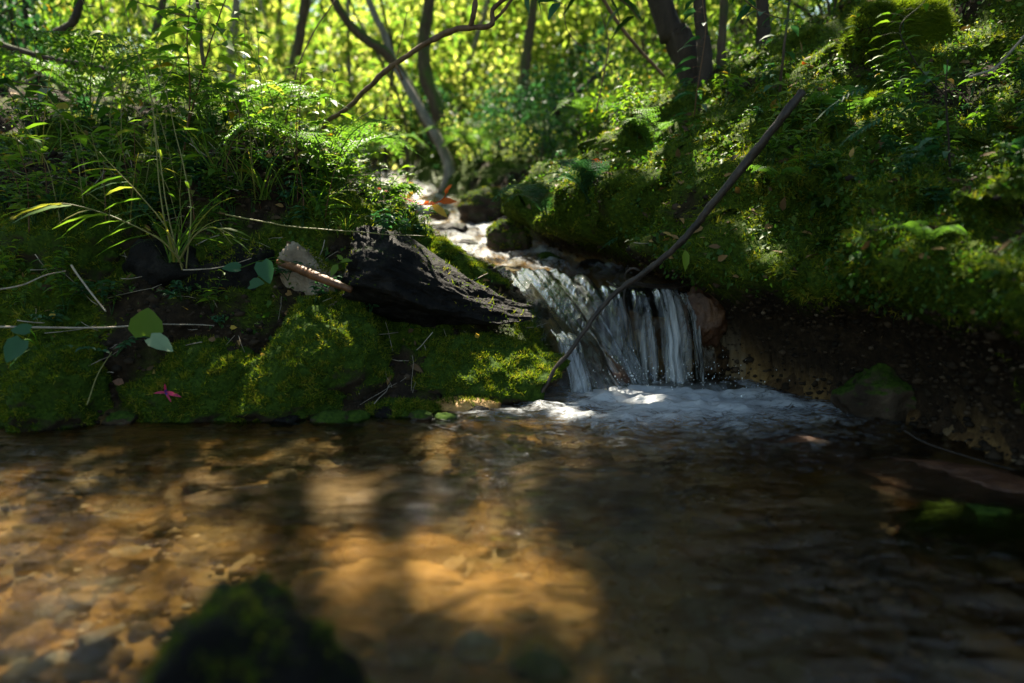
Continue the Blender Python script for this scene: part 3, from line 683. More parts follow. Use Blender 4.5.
# ------------------------------------------------------------------ plants
UP = np.array([0, 0, 1.])
def herb_parts(root, seed, h=.10, nleaf=9, ls=.035, mat='leaf', tmpl=T_OVAL, whorl=2, asp=.45, droop=.3, stem='leaf_dark', flop=.3):
    r_ = np.random.default_rng(seed); ms, ml = MB(), MB()
    nst = r_.integers(1, 4)
    for s in range(nst):
        a = r_.uniform(0, 6.28); tip = np.array([math.cos(a), math.sin(a), 0]) * h * flop * r_.uniform(.3, 1.4) + UP * h * r_.uniform(.6, 1.1)
        path = smooth_path([np.zeros(3), tip * (.35, .35, .55), tip], 10)
        ms.tube(path, np.linspace(.0016, .0008, 10) * max(1, h / .15), 4)
        for k in range(nleaf // nst + 1):
            t = .35 + .65 * (k + 1) / (nleaf // nst + 1); pt = path[min(9, int(t * 9))]
            for w in range(whorl):
                az = k * 1.9 + w * 6.28 / whorl + r_.uniform(-.4, .4)
                dv = np.array([math.cos(az), math.sin(az), r_.uniform(-.1, .5)])
                l = ls * r_.uniform(.7, 1.2) * (1.1 - .3 * t)
                leaves(ml, pt[None], dv, UP + .3 * r_.normal(size=3), l, l * asp, tmpl, droop, [r_.random()])
    ms.part('stem', M[stem], root); ml.part('foliage', M[mat], root)
def fern_parts(root, seed, n=7, L=.3, mat='fern', spread=1.0, face=None, pin=16):
    r_ = np.random.default_rng(seed)
    for k in range(n):
        a = (face + r_.normal(0, .6)) if face is not None else k * 6.28 / n + r_.uniform(-.3, .3)
        l = L * r_.uniform(.7, 1.1); h = np.array([math.cos(a), math.sin(a), 0])
        path = smooth_path([np.zeros(3), h * l * .25 * spread + UP * l * .42, h * l * .65 * spread + UP * l * .55, h * l * spread + UP * l * r_.uniform(.25, .45)], 22)
        f = MB(); f.tube(path, np.linspace(.0022, .0006, 22) * L / .3, 4, .3)
        tt = norm(np.gradient(path, axis=0)); side = norm(np.cross(tt, UP))
        for s in (-1, 1):
            idx = np.linspace(4, 21, pin).astype(int); q = np.linspace(.0, 1, pin)
            ll = l * .26 * np.sin(np.pi * (.18 + .80 * q)) ** .9
            for m_ in range(2 if L > .2 else 1):
                off = .5 * m_
            dv = norm(side[idx] * s + tt[idx] * .45 + .06 * r_.normal(size=(pin, 3)))
            if L > .2:       # toothed pinnae: each made of small leaflets
                for jj in range(5):
                    base = path[idx] + dv * (ll * (jj + .3) / 5.2)[:, None]
                    for s2 in (-1, 1):
                        d2 = norm(dv * .6 + s2 * tt[idx] * .9)
                        l2 = ll * .26 * (1 - jj * .13)
                        leaves(f, base, d2, UP, l2, l2 * .55, T_DIAM, .1, .3 + .5 * r_.random())
            else:
                leaves(f, path[idx], dv, UP, ll, ll * .26, T_DIAM, .25, .3 + .5 * r_.random())
        f.part('frond', M[mat], root)
def grass_parts(root, seed, n=30, h=.3, w=.004, lean=(0, 0), mat='grass', spread=.5):
    r_ = np.random.default_rng(seed); mb = MB()
    for k in range(n):
        a = r_.uniform(0, 6.28); l = h * r_.uniform(.45, 1.1); o = np.array([r_.normal(0, .012), r_.normal(0, .012), 0])
        dv = np.array([math.cos(a) * spread + lean[0], math.sin(a) * spread + lean[1], 1.]) ; dv = norm(dv)
        m_ = 9; t = np.linspace(0, 1, m_)[:, None]
        c = o + dv * l * t + np.array([dv[0], dv[1], -.9]) * l * .55 * t ** 2.4 * r_.uniform(.3, 1.1)
        b = norm(np.cross(dv, UP + .5 * r_.normal(size=3))); ww = w * (1 - t ** 1.6) * r_.uniform(.7, 1.2) + .0002
        V = np.empty((2 * m_, 3)); V[0::2] = c - b * ww; V[1::2] = c + b * ww
        i = np.arange(m_ - 1) * 2; F = np.stack([i, i + 1, i + 3, i + 2], -1); mb.add(V, F, r_.random())
    mb.part('blades', M[mat], root)

def ground_pt(px, py):
    return hit(px, py)
def plant(name, label, cat, loc, builder, group=None, **kw):
    t = thing(name, label, cat, loc, group); builder(t, **kw); return t

# small herbs, individually placed
HERBS = []
specs = [dict(seed=1, h=.09, nleaf=8, ls=.035, mat='leaf'), dict(seed=2, h=.13, nleaf=12, ls=.04, mat='leaf', asp=.38), dict(seed=3, h=.07, nleaf=6, ls=.028, mat='leaf_cool', whorl=3, asp=.6),
         dict(seed=4, h=.16, nleaf=14, ls=.05, mat='leaf', asp=.32), dict(seed=5, h=.06, nleaf=7, ls=.022, mat='leaf_cool', whorl=3, asp=.7)]
zones = [('left', 170), ('right', 80), ('back', 60)]
hl = {'left': ('low leafy herb growing among others on the left bank', 'low herbs on the left bank'),
      'right': ('low leafy herb growing on the mossy right bank', 'low herbs on the right bank'),
      'back': ('low leafy herb beside the upper stream', 'low herbs beside the upper stream')}
for zi, (zn, cnt) in enumerate(zones):
    lab, grp = hl[zn]; protos = []
    for k in range(cnt):
        for _ in range(60):
            if zn == 'left': px, py = rng.uniform(-20, 440), rng.uniform(60, 330) ** 1.0
            elif zn == 'right': px, py = rng.uniform(560, 1040), rng.uniform(60, 330)
            else: px, py = rng.uniform(380, 640), rng.uniform(100, 240)
            g = hit(px, py)
            if g[1] > (3.8 if zn != 'back' else 6.5): continue
            if shore_dist(g[:1], g[1:2])[0] < .06: continue
            if zn == 'left' and py > 235 and rng.random() < .8: continue
            if zn == 'left' and 372 < px < 440 and rng.random() < .8: continue
            break
        if k < len(specs):
            t = plant('woodland_herb', lab, 'herb', g, herb_parts, grp, **specs[k]); protos.append(t)
        else:
            t = copy_tree(protos[rng.integers(len(protos))]); t.location = g
        s = rng.uniform(.6, 1.4) * (1.0 if zn == 'left' and g[1] > 2.2 else .85)
        t.scale = (s,) * 3; t.rotation_euler = (rng.normal(0, .15), rng.normal(0, .15), rng.uniform(0, 6.28))

# ferns
for i, (px, py, Y, L, n, mat, face, lab) in enumerate([
    (380, 212, 2.7, .16, 6, 'fern', .3, 'light green fern at the crest of the left bank above the stream'),
    (330, 190, 2.9, .34, 8, 'fern', None, 'arching fern behind the arched branch on the left bank'),
    (265, 150, 3.2, .36, 7, 'fern', None, 'large bright fern on top of the left bank behind the tall grass'),
    (215, 140, 3.4, .36, 6, 'fern', None, 'broad fern beside the slim reddish sapling'),
    (90, 120, 3.6, .45, 8, 'fern', None, 'shadowed fern at the far left behind the bank'),
    (590, 205, 3.2, .26, 7, 'leaf_cool', 3.6, 'bluish fern hanging from the left end of the right bank'),
    (548, 225, 3.6, .24, 7, 'leaf_cool', 4.0, 'bluish fern low beside the upper stream'),
    (600, 165, 3.6, .30, 8, 'fern', None, 'bright fern on the crest of the right bank'),
    (560, 140, 4.8, .50, 9, 'leaf_cool', None, 'tall bluish fern behind the stream bend'),
    (480, 165, 5.6, .50, 9, 'fern', None, 'fern in front of the leaning forked trunks'),
    (360, 150, 4.6, .50, 9, 'fern', None, 'fern spilling over beyond the left bank'),
    (780, 190, 2.1, .12, 5, 'fern', None, 'tiny fern in the moss beside the leaning stick'),
    (925, 250, 1.7, .10, 5, 'fern', None, 'tiny fern among creepers at the right'),
    (650, 150, 3.0, .22, 7, 'fern', None, 'fern before the black trunks'),
    (850, 130, 2.5, .2, 6, 'fern', None, 'small fern high on the right bank'),
    ]):
    g = hit(px, py)
    if abs(g[1] - Y) > 1.0: g = down(P(px, py, Y)[0], Y)
    plant('fern', lab, 'fern', g, fern_parts, seed=200 + i, n=n, L=L, mat=mat, face=face)

# grasses
for i, (px, py, n, h, w, lean, lab) in enumerate([
    (175, 262, 26, .30, .0022, (.0, .0), 'tall fine grass clump rising from the dark recess of the left bank'),
    (150, 200, 24, .30, .002, (-.1, 0), 'grass clump just behind the tall stalks'),
    (265, 200, 34, .24, .0028, (.1, 0), 'grass tuft on the left bank above the pale rock'),
    (318, 215, 40, .20, .0026, (.2, -.1), 'grass tuft at the upper left end of the dark ledge'),
    (60, 215, 26, .18, .002, (-.1, 0), 'grass tuft at the far left above the grey rock'),
    (345, 235, 30, .14, .0022, (.1, -.4), 'short grass tuft drooping over the dark ledge'),
    (215, 175, 24, .30, .0022, (0, 0), 'loose grass clump left of the arched branch'),
    (110, 175, 14, .42, .0016, (-.1, 0), 'airy tall grass far left of the straw stalks'),
    (240, 190, 14, .40, .0016, (.15, 0), 'airy tall grass between the straw stalks and the arched branch'),
    (135, 225, 16, .34, .0016, (-.25, -.1), 'airy grass leaning left beside the straw stalks'),
    (290, 205, 16, .30, .0016, (.2, 0), 'airy grass on the crest left of the dark ledge'),
    (40, 165, 14, .36, .0016, (.1, 0), 'airy tall grass at the left edge of the bank top'),
    (405, 230, 24, .13, .002, (.2, -.2), 'thin grass tuft on the sunlit moss above the stream'),
    ]):
    plant('grass_clump', lab, 'grass clump', hit(px, py), grass_parts, seed=300 + i, n=n, h=h, w=w, lean=lean)

def tube_px(mb, pts, r, n=26, k=7, wob=.0, amp=.006, fr=6, seed=0):
    """pts: (px, py, Y)"""
    q = smooth_path([P(*a) for a in pts], n); q = wobble(q, amp, fr, seed)
    rr = np.interp(np.linspace(0, 1, n), np.linspace(0, 1, len(np.atleast_1d(r))), np.atleast_1d(r)) if np.ndim(r) else r
    mb.tube(q, rr, k, .5, wob); return q

# tall grass stalks with narrow leaves
def stalk(label, pts, leafspec, r=(.0025, .001), name='grass_stalk', cat='grass', mat='stem', lmat='grass', asp=.11, seed=0):
    r_ = np.random.default_rng(seed); base = P(*pts[0]); t = thing(name, label, cat, base); mb = MB(base)
    q = tube_px(mb, pts, r, 40, 5, amp=.004, seed=seed); mb.part('stem', M[mat], t)
    ml = MB(base)
    for (f, az, up_, L) in leafspec:
        pt = q[int(f * 39)]; leaves(ml, pt[None], np.array([math.cos(az), math.sin(az), up_]), UP + .2 * r_.normal(size=3), L, L * asp, T_BLADE if asp < .2 else T_OVAL, .35, [r_.random()])
    ml.part('leaves', M[lmat], t); return t
rs = np.random.default_rng(77)
def lspec(n, f0, f1, L0, L1, azc, azs, up0=0.0, up1=.6):
    return [(f0 + (f1 - f0) * (k + rs.random()) / n, azc + rs.uniform(-azs, azs), rs.uniform(up0, up1), rs.uniform(L0, L1)) for k in range(n)]
stalk('tallest straw coloured grass stalk leaning left out of the picture top', [(172, 262, 1.95), (160, 190, 1.97), (150, 90, 2.0), (133, 40, 2.0), (118, -30, 2.0)], lspec(9, .25, .95, .07, .13, 1.0, 3.1), seed=1)
stalk('straw grass stalk standing upright with drooping narrow leaves', [(182, 270, 1.9), (168, 215, 1.92), (158, 150, 1.95), (148, 70, 1.97)], lspec(9, .3, .98, .06, .12, 0, 3.1), seed=2)
stalk('thin pale grass stalk right of the tall stalks', [(186, 268, 1.92), (190, 200, 1.95), (172, 120, 2.0), (158, 60, 2.0)], lspec(6, .3, .98, .06, .10, 0, 3.1), seed=3)
stalk('arching grass with a comb of long narrow leaves hanging left', [(183, 266, 1.88), (160, 240, 1.82), (110, 215, 1.78), (62, 204, 1.75), (30, 214, 1.74)], lspec(13, .25, 1, .09, .14, 3.6, .5, -.25, .1), asp=.13, seed=4)
stalk('second arching grass with narrow leaves above the comb', [(178, 258, 1.9), (165, 225, 1.86), (135, 190, 1.84), (100, 152, 1.82)], lspec(8, .4, 1, .07, .12, 3.4, .7, -.2, .2), asp=.13, seed=5)
stalk('grass with broad drooping blades just right of the tall stalks', [(178, 262, 1.9), (195, 235, 1.88), (215, 228, 1.86), (232, 245, 1.84)], lspec(6, .2, 1, .08, .13, -.4, .9, -.2, .3), asp=.13, seed=6)
stalk('straight reed lying across the bank above the dark ledge', [(225, 214, 2.0), (290, 226, 1.95), (360, 232, 1.93), (425, 236, 1.92)], lspec(2, .3, .9, .04, .06, .4, .5), seed=7)

# saplings with broad leaves
def sapling(label, pts, leafspec, r=(.006, .002), lmat='leaf', asp=.42, mat='redstem', seed=0, name='sapling', petiole=.02, twigs=0):
    r_ = np.random.default_rng(seed); base = P(*pts[0]); t = thing(name, label, 'sapling', base); mb = MB(base)
    q = tube_px(mb, pts, r, 40, 6, amp=.006, seed=seed); ml = MB(base)
    for (f, az, up_, L) in leafspec:
        pt = q[int(f * 39)]; dv = norm(np.array([math.cos(az), math.sin(az), up_])); e = pt + dv * petiole * r_.uniform(.6, 2.5)
        mb.tube([pt, (pt + e) / 2 + UP * .003, e], .0008, 3, .5)
        leaves(ml, e[None], dv * (1, 1, .3), UP + .25 * r_.normal(size=3), L, L * asp, T_OVAL, .3, [r_.random()])
    mb.part('stem', M[mat], t); ml.part('leaves', M[lmat], t); return t
sapling('slim dark sapling with broad bright leaves rising left of centre', [(212, 190, 2.55), (207, 95, 2.6), (200, 30, 2.6), (192, -60, 2.6)], lspec(26, .15, .95, .07, .13, 0, 3.14), r=(.009, .005), mat='bark', petiole=.05, seed=11)
sapling('leafy red stemmed sapling beside the tall grass', [(182, 160, 2.4), (197, 90, 2.35), (215, 30, 2.3), (240, -40, 2.3)], lspec(22, .2, 1, .07, .12, 0, 3.14), r=(.003, .0015), petiole=.04, seed=12)
sapling('second thin red stemmed sapling with drooping leaves', [(185, 150, 2.3), (190, 90, 2.3), (188, 30, 2.25), (192, -20, 2.25)], lspec(12, .3, 1, .06, .11, 0, 3.14), r=(.003, .0015), petiole=.04, seed=13)
sapling('thin upright sapling beside the arched branch', [(298, 165, 2.5), (300, 100, 2.5), (301, 55, 2.5)], lspec(5, .5, 1, .03, .05, 0, 3.14), r=(.003, .001), seed=14)
sapling('bushy green sapling low on top of the left bank', [(225, 205, 2.2), (228, 160, 2.2), (240, 120, 2.2), (232, 95, 2.2)], lspec(20, .2, 1, .05, .08, 0, 3.14), r=(.003, .001), petiole=.03, seed=15)
sapling('sapling with hanging blue green leaf on the right bank', [(953, 205, 1.75), (950, 150, 1.72), (945, 100, 1.7), (948, 60, 1.68)], lspec(11, .1, 1, .035, .07, 2.6, 1.6, -.6, .3), r=(.003, .0014), lmat='leaf_cool', mat='bark_dark', seed=16)
sapling('leafy twig on the right bank top left of the hanging sapling', [(945, 95, 1.75), (925, 75, 1.72), (900, 30, 1.7), (925, 0, 1.7)], lspec(10, .2, 1, .03, .05, 2.6, 1.9, -.1, .4), r=(.002, .001), lmat='leaf', mat='bark_dark', seed=17)
sapling('small sapling with toothed leaves before the dark right trunks', [(690, 150, 2.75), (697, 90, 2.7), (705, 30, 2.7), (700, -20, 2.7)], lspec(18, .1, 1, .05, .09, 3.4, 1.6, -.3, .4), r=(.003, .001), lmat='leaf_cool', seed=18)
sapling('leafy sapling on the crest right of the dark trunks', [(778, 110, 2.5), (783, 60, 2.4), (790, 5, 2.4), (800, -40, 2.4)], lspec(14, .1, 1, .04, .07, 2.4, 2, -.3, .4), r=(.005, .003), lmat='leaf_cool', mat='bark', seed=19)
for i in range(44):
    px, py = rs.uniform(20, 370), rs.uniform(120, 235); g = hit(px, py)
    if g[1] > 3.2: continue
    b_ = g; h_ = rs.uniform(.14, .42) * (1.5 if 110 < px < 270 and py < 200 else 1); lx = rs.normal(0, .25); n_ = int(rs.integers(8, 16)); name_ = 'leafy_stalk'
    t = thing(name_, 'thin upright leafy stalk standing among the grasses of the left bank', 'plant', b_, 'leafy stalks on the left bank'); mb = MB(b_)
    q = wobble(smooth_path([b_, b_ + np.array([lx * .3, rs.normal(0, .03), .55]) * h_, b_ + np.array([lx, -.1, 1]) * h_], 24), .006, 8, i); mb.tube(q, np.linspace(.0018, .0008, 24), 4); mb.part('stem', M['stem' if i % 2 else 'redstem'], t)
    ml = MB(b_); k_ = (4 + 19 * (np.arange(n_) + rs.random(n_)) / n_).astype(int).clip(0, 23); az = rs.uniform(0, 6.28, n_)
    L = rs.uniform(.03, .075, n_) * (1 if i % 3 else 1.3)
    leaves(ml, q[k_], np.stack([np.cos(az), np.sin(az), rs.uniform(-.1, .6, n_)], -1), UP + .25 * rs.normal(size=(n_, 3)), L, L * (.42 if i % 3 else .14), T_OVAL if i % 3 else T_BLADE, .35)
    ml.part('leaves', M['leaf' if i % 2 else 'grass'], t)
# narrow leaf sprays hanging from the right bank
for i, (pts, lab) in enumerate([([(868, 88, 1.75), (850, 92, 1.72), (832, 106, 1.70), (812, 124, 1.68)], 'upper narrow leaf spray poking out of the right bank'),
                                ([(884, 116, 1.70), (868, 124, 1.68), (855, 132, 1.66), (841, 144, 1.64)], 'lower narrow leaf spray poking out of the right bank'),
                                ([(640, 232, 2.5), (620, 236, 2.45), (600, 250, 2.4)], 'small leaf spray on the moss above the waterfall')]):
    base = P(*pts[0]); t = thing('leaf_spray', lab, 'leaf spray', base); mb = MB(base); q = tube_px(mb, pts, .001, 12, 4, amp=.001); mb.part('stem', M['leaf_dark'], t)
    ml = MB(base); a = norm(q[-1] - q[0])
    leaves(ml, q[6][None], a, UP + .3, .075, .012, T_BLADE, .15, [.8])
    for k in range(1, 9):
        for s in (-1, 1):
            leaves(ml, q[k][None], norm(a * .7 + s * np.array([0, .5, .5])), UP, .022, .008, T_OVAL, .1, [.6])
    ml.part('leaves', M['leaf_cool'], t)

# round leaves, little plants at the waterline
def leaf_plant(label, root_pt, items, lmat, tm, name='leafy_plant', cat='plant'):
    base = P(*root_pt); t = thing(name, label, cat, base)
    for (pt, dv, up_, L, w, rn, tmm) in items:
        e = P(*pt); mb = MB(base); mb.tube(smooth_path([base, (base + e) / 2 + UP * .012, e], 8), .0012, 4); mb.part('stem', M['leaf'], t)
        ml = MB(base); leaves(ml, e[None], np.array(dv, float), np.array(up_, float), L, w, tmm, .1, [rn]); ml.part('leaf', M['leaf_pale' if 'one pale' in label and L < .07 else lmat], t)
    return t
leaf_plant('pair of big round leaves, one bright and one pale, left of the mossy rocks', (178, 352, 1.78),
           [((146, 336, 1.66), (.12, .05, 1), (.3, -1, .2), .078, .076, .75, T_HEART), ((150, 338, 1.62), (.85, -.1, -.38), (.2, -.8, .9), .062, .042, .5, T_HEART)], 'leaf', T_HEART)
leaf_plant('drooping heart shaped leaf at the left edge above the waterline', (40, 350, 1.62),
           [((22, 340, 1.55), (-.2, -.3, -.4), (.1, -1, .5), .055, .05, .6, T_HEART), ((30, 330, 1.57), (-.7, -.2, .1), (.1, -.8, .7), .04, .03, .6, T_HEART), ((14, 362, 1.55), (.3, -.3, .2), (.1, -.8, .7), .035, .03, .8, T_HEART)], 'leaf_cool', T_HEART)
leaf_plant('young bright seedling in front of the dark ledge', (345, 272, 1.80),
           [((340, 262, 1.76), (.9, -.2, .2), (0, -.6, .8), .036, .018, .9, T_OVAL), ((338, 264, 1.76), (-.5, -.4, -.8), (0, -.9, .4), .036, .020, .8, T_OVAL), ((343, 260, 1.76), (-.6, 0, .6), (0, -.9, .4), .022, .012, .9, T_OVAL)], 'leaf', T_OVAL)
leaf_plant('green trailing plant with large leaves over the shadowed recess', (285, 262, 1.88),
           [((262, 262, 1.80), (.4, -.4, -.7), (.2, -1, .5), .062, .046, .7, T_HEART), ((250, 285, 1.80), (.8, -.3, .2), (.2, -.8, .7), .048, .036, .8, T_HEART), ((240, 268, 1.80), (-.8, -.3, .1), (.2, -.8, .7), .045, .032, .5, T_HEART)], 'leaf_cool', T_HEART)
rs2 = np.random.default_rng(9)
for i, (px, py, lab) in enumerate([(120, 355, 'blue green seedling cluster left of the round leaves'), (185, 300, 'seedlings in the dark recess above the horizontal twig'), (60, 325, 'seedlings behind the horizontal twig at the far left'),
                              (290, 280, 'small seedling cluster by the pale rock face'), (90, 300, 'seedlings below the comb of grass leaves')]):
    plant('seedling_cluster', lab, 'seedlings', hit(px, py) - np.array([0, .02, 0]), herb_parts, seed=400 + i, h=.05, nleaf=10, ls=.026, mat='leaf_cool', whorl=3, asp=.55, flop=1.4)

# fallen flower and leaves
g = hit(168, 396); FS = .7; t = thing('fallen_flower', 'pink fallen fuchsia flower with violet centre lying on the moss', 'flower', g + np.array([0, -.01, .012]))
for k, (a, e, L) in enumerate([(1.5, .9, .042), (2.9, .1, .042), (-1.2, -.5, .038), (-.2, -.1, .062)]):
    mb = MB(); leaves(mb, np.zeros((1, 3)), np.array([math.cos(a), -.15, e]), np.array([0, -1, .3]), L * FS, L * .17, T_BLADE, .15, [rng.random()]); mb.part('petal', M['pink'], t)
mb = MB()
for k in range(6): leaves(mb, np.zeros((1, 3)), norm(rng.normal(size=3) + (0.4, -.6, .3)), UP, .012, .008, T_OVAL, 0, [rng.random()])
mb.part('corolla', M['violet'], t)
for i, (px, py, mt, L, lab) in enumerate([(478, 341, 'yellow', .022, 'small yellow leaf stuck on the moss below the ledge'), (232, 331, 'yellow', .020, 'small yellow leaf on the shadowed moss right of the round leaves'),
        (262, 358, 'yellow', .014, 'tiny yellow leaf on the dark mossy boulder'), (218, 343, 'brownleaf', .022, 'tan fallen leaf between the yellow leaves'),
        (95, 122, 'yellow', .03, 'yellow leaf hanging in the plants at the upper left'), (127, 386, 'orangewood', .03, 'dead orange leaf shred at the waterline'),
        (56, 322, 'yellow', .028, 'yellowing leaf standing on the horizontal twig'), (20, 222, 'yellow', .02, 'small yellow leaf below the grass at the left edge'),
        (590, 168, 'red', .05, 'orange leaf glowing at the left end of the right bank'), (800, 68, 'red', .02, 'tiny orange leaf high on the right bank')]):
    g = hit(px, py); mb = MB(); leaves(mb, np.zeros((1, 3)), np.array([rng.normal(), rng.normal() * .3, .5]), np.array([0, -1, .5]), L, L * .7, T_OVAL, .2, [.6])
    o = put('fallen_leaf', mb.mesh('fallen_leaf'), M[mt]); o.location = g + np.array([0, -.012, .01]); tag(o, lab, 'leaf')
# red leaf twig over the stream
base = P(378, 188, 2.75); t = thing('red_leaf_twig', 'thin twig with orange red autumn leaves over the upper stream', 'twig', base); mb = MB(base)
q = tube_px(mb, [(378, 188, 2.75), (400, 196, 2.7), (425, 205, 2.65), (442, 200, 2.62), (447, 190, 2.6)], .0022, 20, 4, amp=.002); mb.part('stem', M['red'], t)
for (k, dv, L, c_) in [(6, (.5, 0, .5), .05, 'yellow'), (11, (.9, 0, -.6), .075, 'yellow'), (13, (.8, .1, .1), .07, 'red'), (17, (.3, 0, .9), .035, 'red'), (19, (.6, 0, .8), .03, 'red'), (9, (.8, 0, .2), .05, 'red')]:
    ml = MB(base); leaves(ml, q[k][None], np.array(dv), np.array([0, -1, .4]), L, L * .42, T_OVAL, .1, [.7]); ml.part('leaf', M[c_], t)

# ------------------------------------------------------------------ sticks and twigs
def stick(name, label, cat, pts, r, mat, subs=(), n=34, k=8, amp=.008, fr=5, seed=0, wob=.05):
    base = P(*pts[0]); t = thing(name, label, cat, base); mb = MB(base); tube_px(mb, pts, r, n, k, wob, amp, fr, seed); mb.part('stem', M[mat], t)
    for sp, sr in subs:
        mb = MB(base); tube_px(mb, sp, sr, 14, 5, wob, amp * .4, fr, seed + 1); mb.part('side_twig', M[mat], t)
    return t
stick('leaning_stick', 'long dark stick leaning from the right bank across the waterfall into the pool', 'stick',
      [(804, 90, 1.80), (768, 134, 1.82), (715, 200, 1.86), (695, 226, 1.88), (672, 253, 1.90), (645, 272, 1.92), (625, 285, 1.93), (602, 307, 1.93), (579, 337, 1.91), (555, 370, 1.89), (535, 404, 1.86)],
      [.011, .011, .010, .009, .0085, .0075, .0065, .006, .005], 'wetwood',
      [([(628, 284, 1.97), (624, 275, 1.96), (632, 268, 1.95), (640, 271, 1.95)], .0028), ([(627, 284, 1.97), (624, 300, 1.95), (628, 325, 1.93), (621, 352, 1.93)], [.003, .001]),
       ([(628, 283, 1.97), (655, 286, 2.05), (685, 284, 2.15), (705, 275, 2.2)], [.006, .008, .009]), ([(630, 286, 1.97), (618, 288, 1.98), (606, 281, 2.0)], .003)], n=70, k=10, amp=.010, fr=9, wob=.09)
base = P(684, 246, 1.9); t = thing('hanging_leaf', 'single green leaf hanging beside the leaning stick', 'leaf', base)
mb = MB(base); mb.tube([base, P(685, 250, 1.89)], .0008, 4); mb.part('stalk', M['leaf'], t)
mb = MB(base); leaves(mb, P(685, 249, 1.89)[None], np.array([.05, -.1, -1]), np.array([.2, -1, 0]), .062, .024, T_OVAL, 0, [.9]); mb.part('blade', M['leaf'], t)
stick('arched_branch', 'knobbly brown branch arching up over the stream from the left bank', 'branch',
      [(296, 175, 2.75), (322, 128, 2.65), (345, 110, 2.6), (375, 82, 2.5), (396, 63, 2.45), (425, 45, 2.4), (455, 31, 2.35), (490, 25, 2.3), (494, 8, 2.3), (520, -12, 2.25)],
      [.006, .008, .0085, .009, .008, .010, .0085, .007, .006], 'twig',
      [([(470, 29, 2.33), (474, 14, 2.3), (476, -14, 2.3)], .008), ([(396, 63, 2.45), (402, 80, 2.45)], [.006, .004]), ([(492, 22, 2.3), (502, 12, 2.3), (515, -6, 2.3)], .005), ([(396, 62, 2.45), (401, 40, 2.45), (407, 12, 2.45)], .0012)], n=60, amp=.012, fr=7, wob=.12)
tw = [
 ('pale twig lying level across the left bank behind the round leaves', 'twig', [(-20, 326, 1.62), (60, 328, 1.66), (136, 325, 1.70), (165, 324, 1.72), (214, 326, 1.76)], [.0028, .0022, .0012], 'twig_pale'),
 ('grey twig slanting up from the left edge of the picture', 'twig', [(-15, 292, 1.66), (20, 287, 1.68), (45, 276, 1.70), (66, 271, 1.72)], [.0024, .0012], 'twig_pale'),
 ('short yellowish stick slanting down towards the level twig', 'twig', [(72, 266, 1.78), (88, 290, 1.74), (106, 311, 1.72)], [.003, .002], 'twig_pale'),
 ('thin brown twig lying in the grass right of the tall stalks', 'twig', [(183, 270, 1.88), (215, 268, 1.86), (250, 258, 1.86)], [.002, .001], 'twig_pale'),
 ('dark thin twig slanting up under the arched branch', 'twig', [(256, 218, 2.2), (305, 175, 2.25), (345, 130, 2.3), (381, 105, 2.35)], [.003, .001], 'bark_dark'),
 ('straight twig slanting down from the picture top to the right bank', 'branch', [(598, -8, 2.9), (625, 32, 2.95), (664, 76, 3.0)], [.008, .006], 'twig'),
 ('grey twig slanting across the upper right corner', 'twig', [(970, 78, 1.7), (995, 68, 1.68), (1012, 50, 1.66), (1035, 22, 1.65)], [.003, .003, .002], 'bark_grey'),
 ('slender branch crossing behind the slim left sapling', 'branch', [(242, 225, 2.4), (275, 170, 2.5), (300, 60, 2.7), (335, 0, 2.8)], [.003, .002], 'twig'),
 ('dark curved branch lying high at the far left', 'branch', [(-20, 38, 3.4), (40, 56, 3.4), (95, 66, 3.4), (150, 82, 3.4)], [.016, .010], 'bark_dark'),
 ('pale short stick under the dark curved branch', 'branch', [(26, 82, 3.2), (50, 64, 3.2)], [.008, .007], 'bark_grey'),
 ('hooked dark branch at the upper left corner', 'branch', [(55, 34, 3.8), (75, 20, 3.8), (82, -10, 3.8)], [.022, .018], 'bark_dark'),
 ('bent dry stem lying over the left waterline', 'twig', [(88, 405, 1.60), (98, 375, 1.64), (112, 352, 1.70)], [.0018, .001], 'stem'),
 ('thin root hanging along the lower right bank', 'root', [(905, 430, 1.45), (930, 445, 1.40), (975, 460, 1.35), (1030, 474, 1.32)], [.002, .002], 'wetwood'),
 ('black branch leaning in the hollow behind the right bank', 'branch', [(556, 112, 5.0), (580, 90, 5.2), (612, 62, 5.4)], [.028, .022], 'bark_dark'),
 ('curly thin tendril hanging at the top centre right', 'tendril', [(565, 4, 2.6), (566, 25, 2.6), (574, 40, 2.6), (582, 47, 2.6)], .0016, 'twig'),
 ('thin dead stem arching in front of the right trunks', 'twig', [(596, 112, 3.2), (604, 75, 3.2), (608, 40, 3.2), (600, 10, 3.2)], [.004, .002], 'twig'),
]
for i, (lab, cat, pts, r, mt) in enumerate(tw):
    stick({'twig': 'twig', 'branch': 'fallen_branch', 'root': 'root', 'tendril': 'tendril'}[cat], lab, cat, pts, r, mt, seed=i * 3, amp=.006, k=6)
stick('driftwood', 'orange brown splinter of driftwood wedged beside the pale rock', 'wood', [(278, 262, 1.98), (300, 270, 1.92), (325, 280, 1.86), (352, 290, 1.84)], [.010, .014, .009], 'orangewood', amp=.004, n=20, k=8)

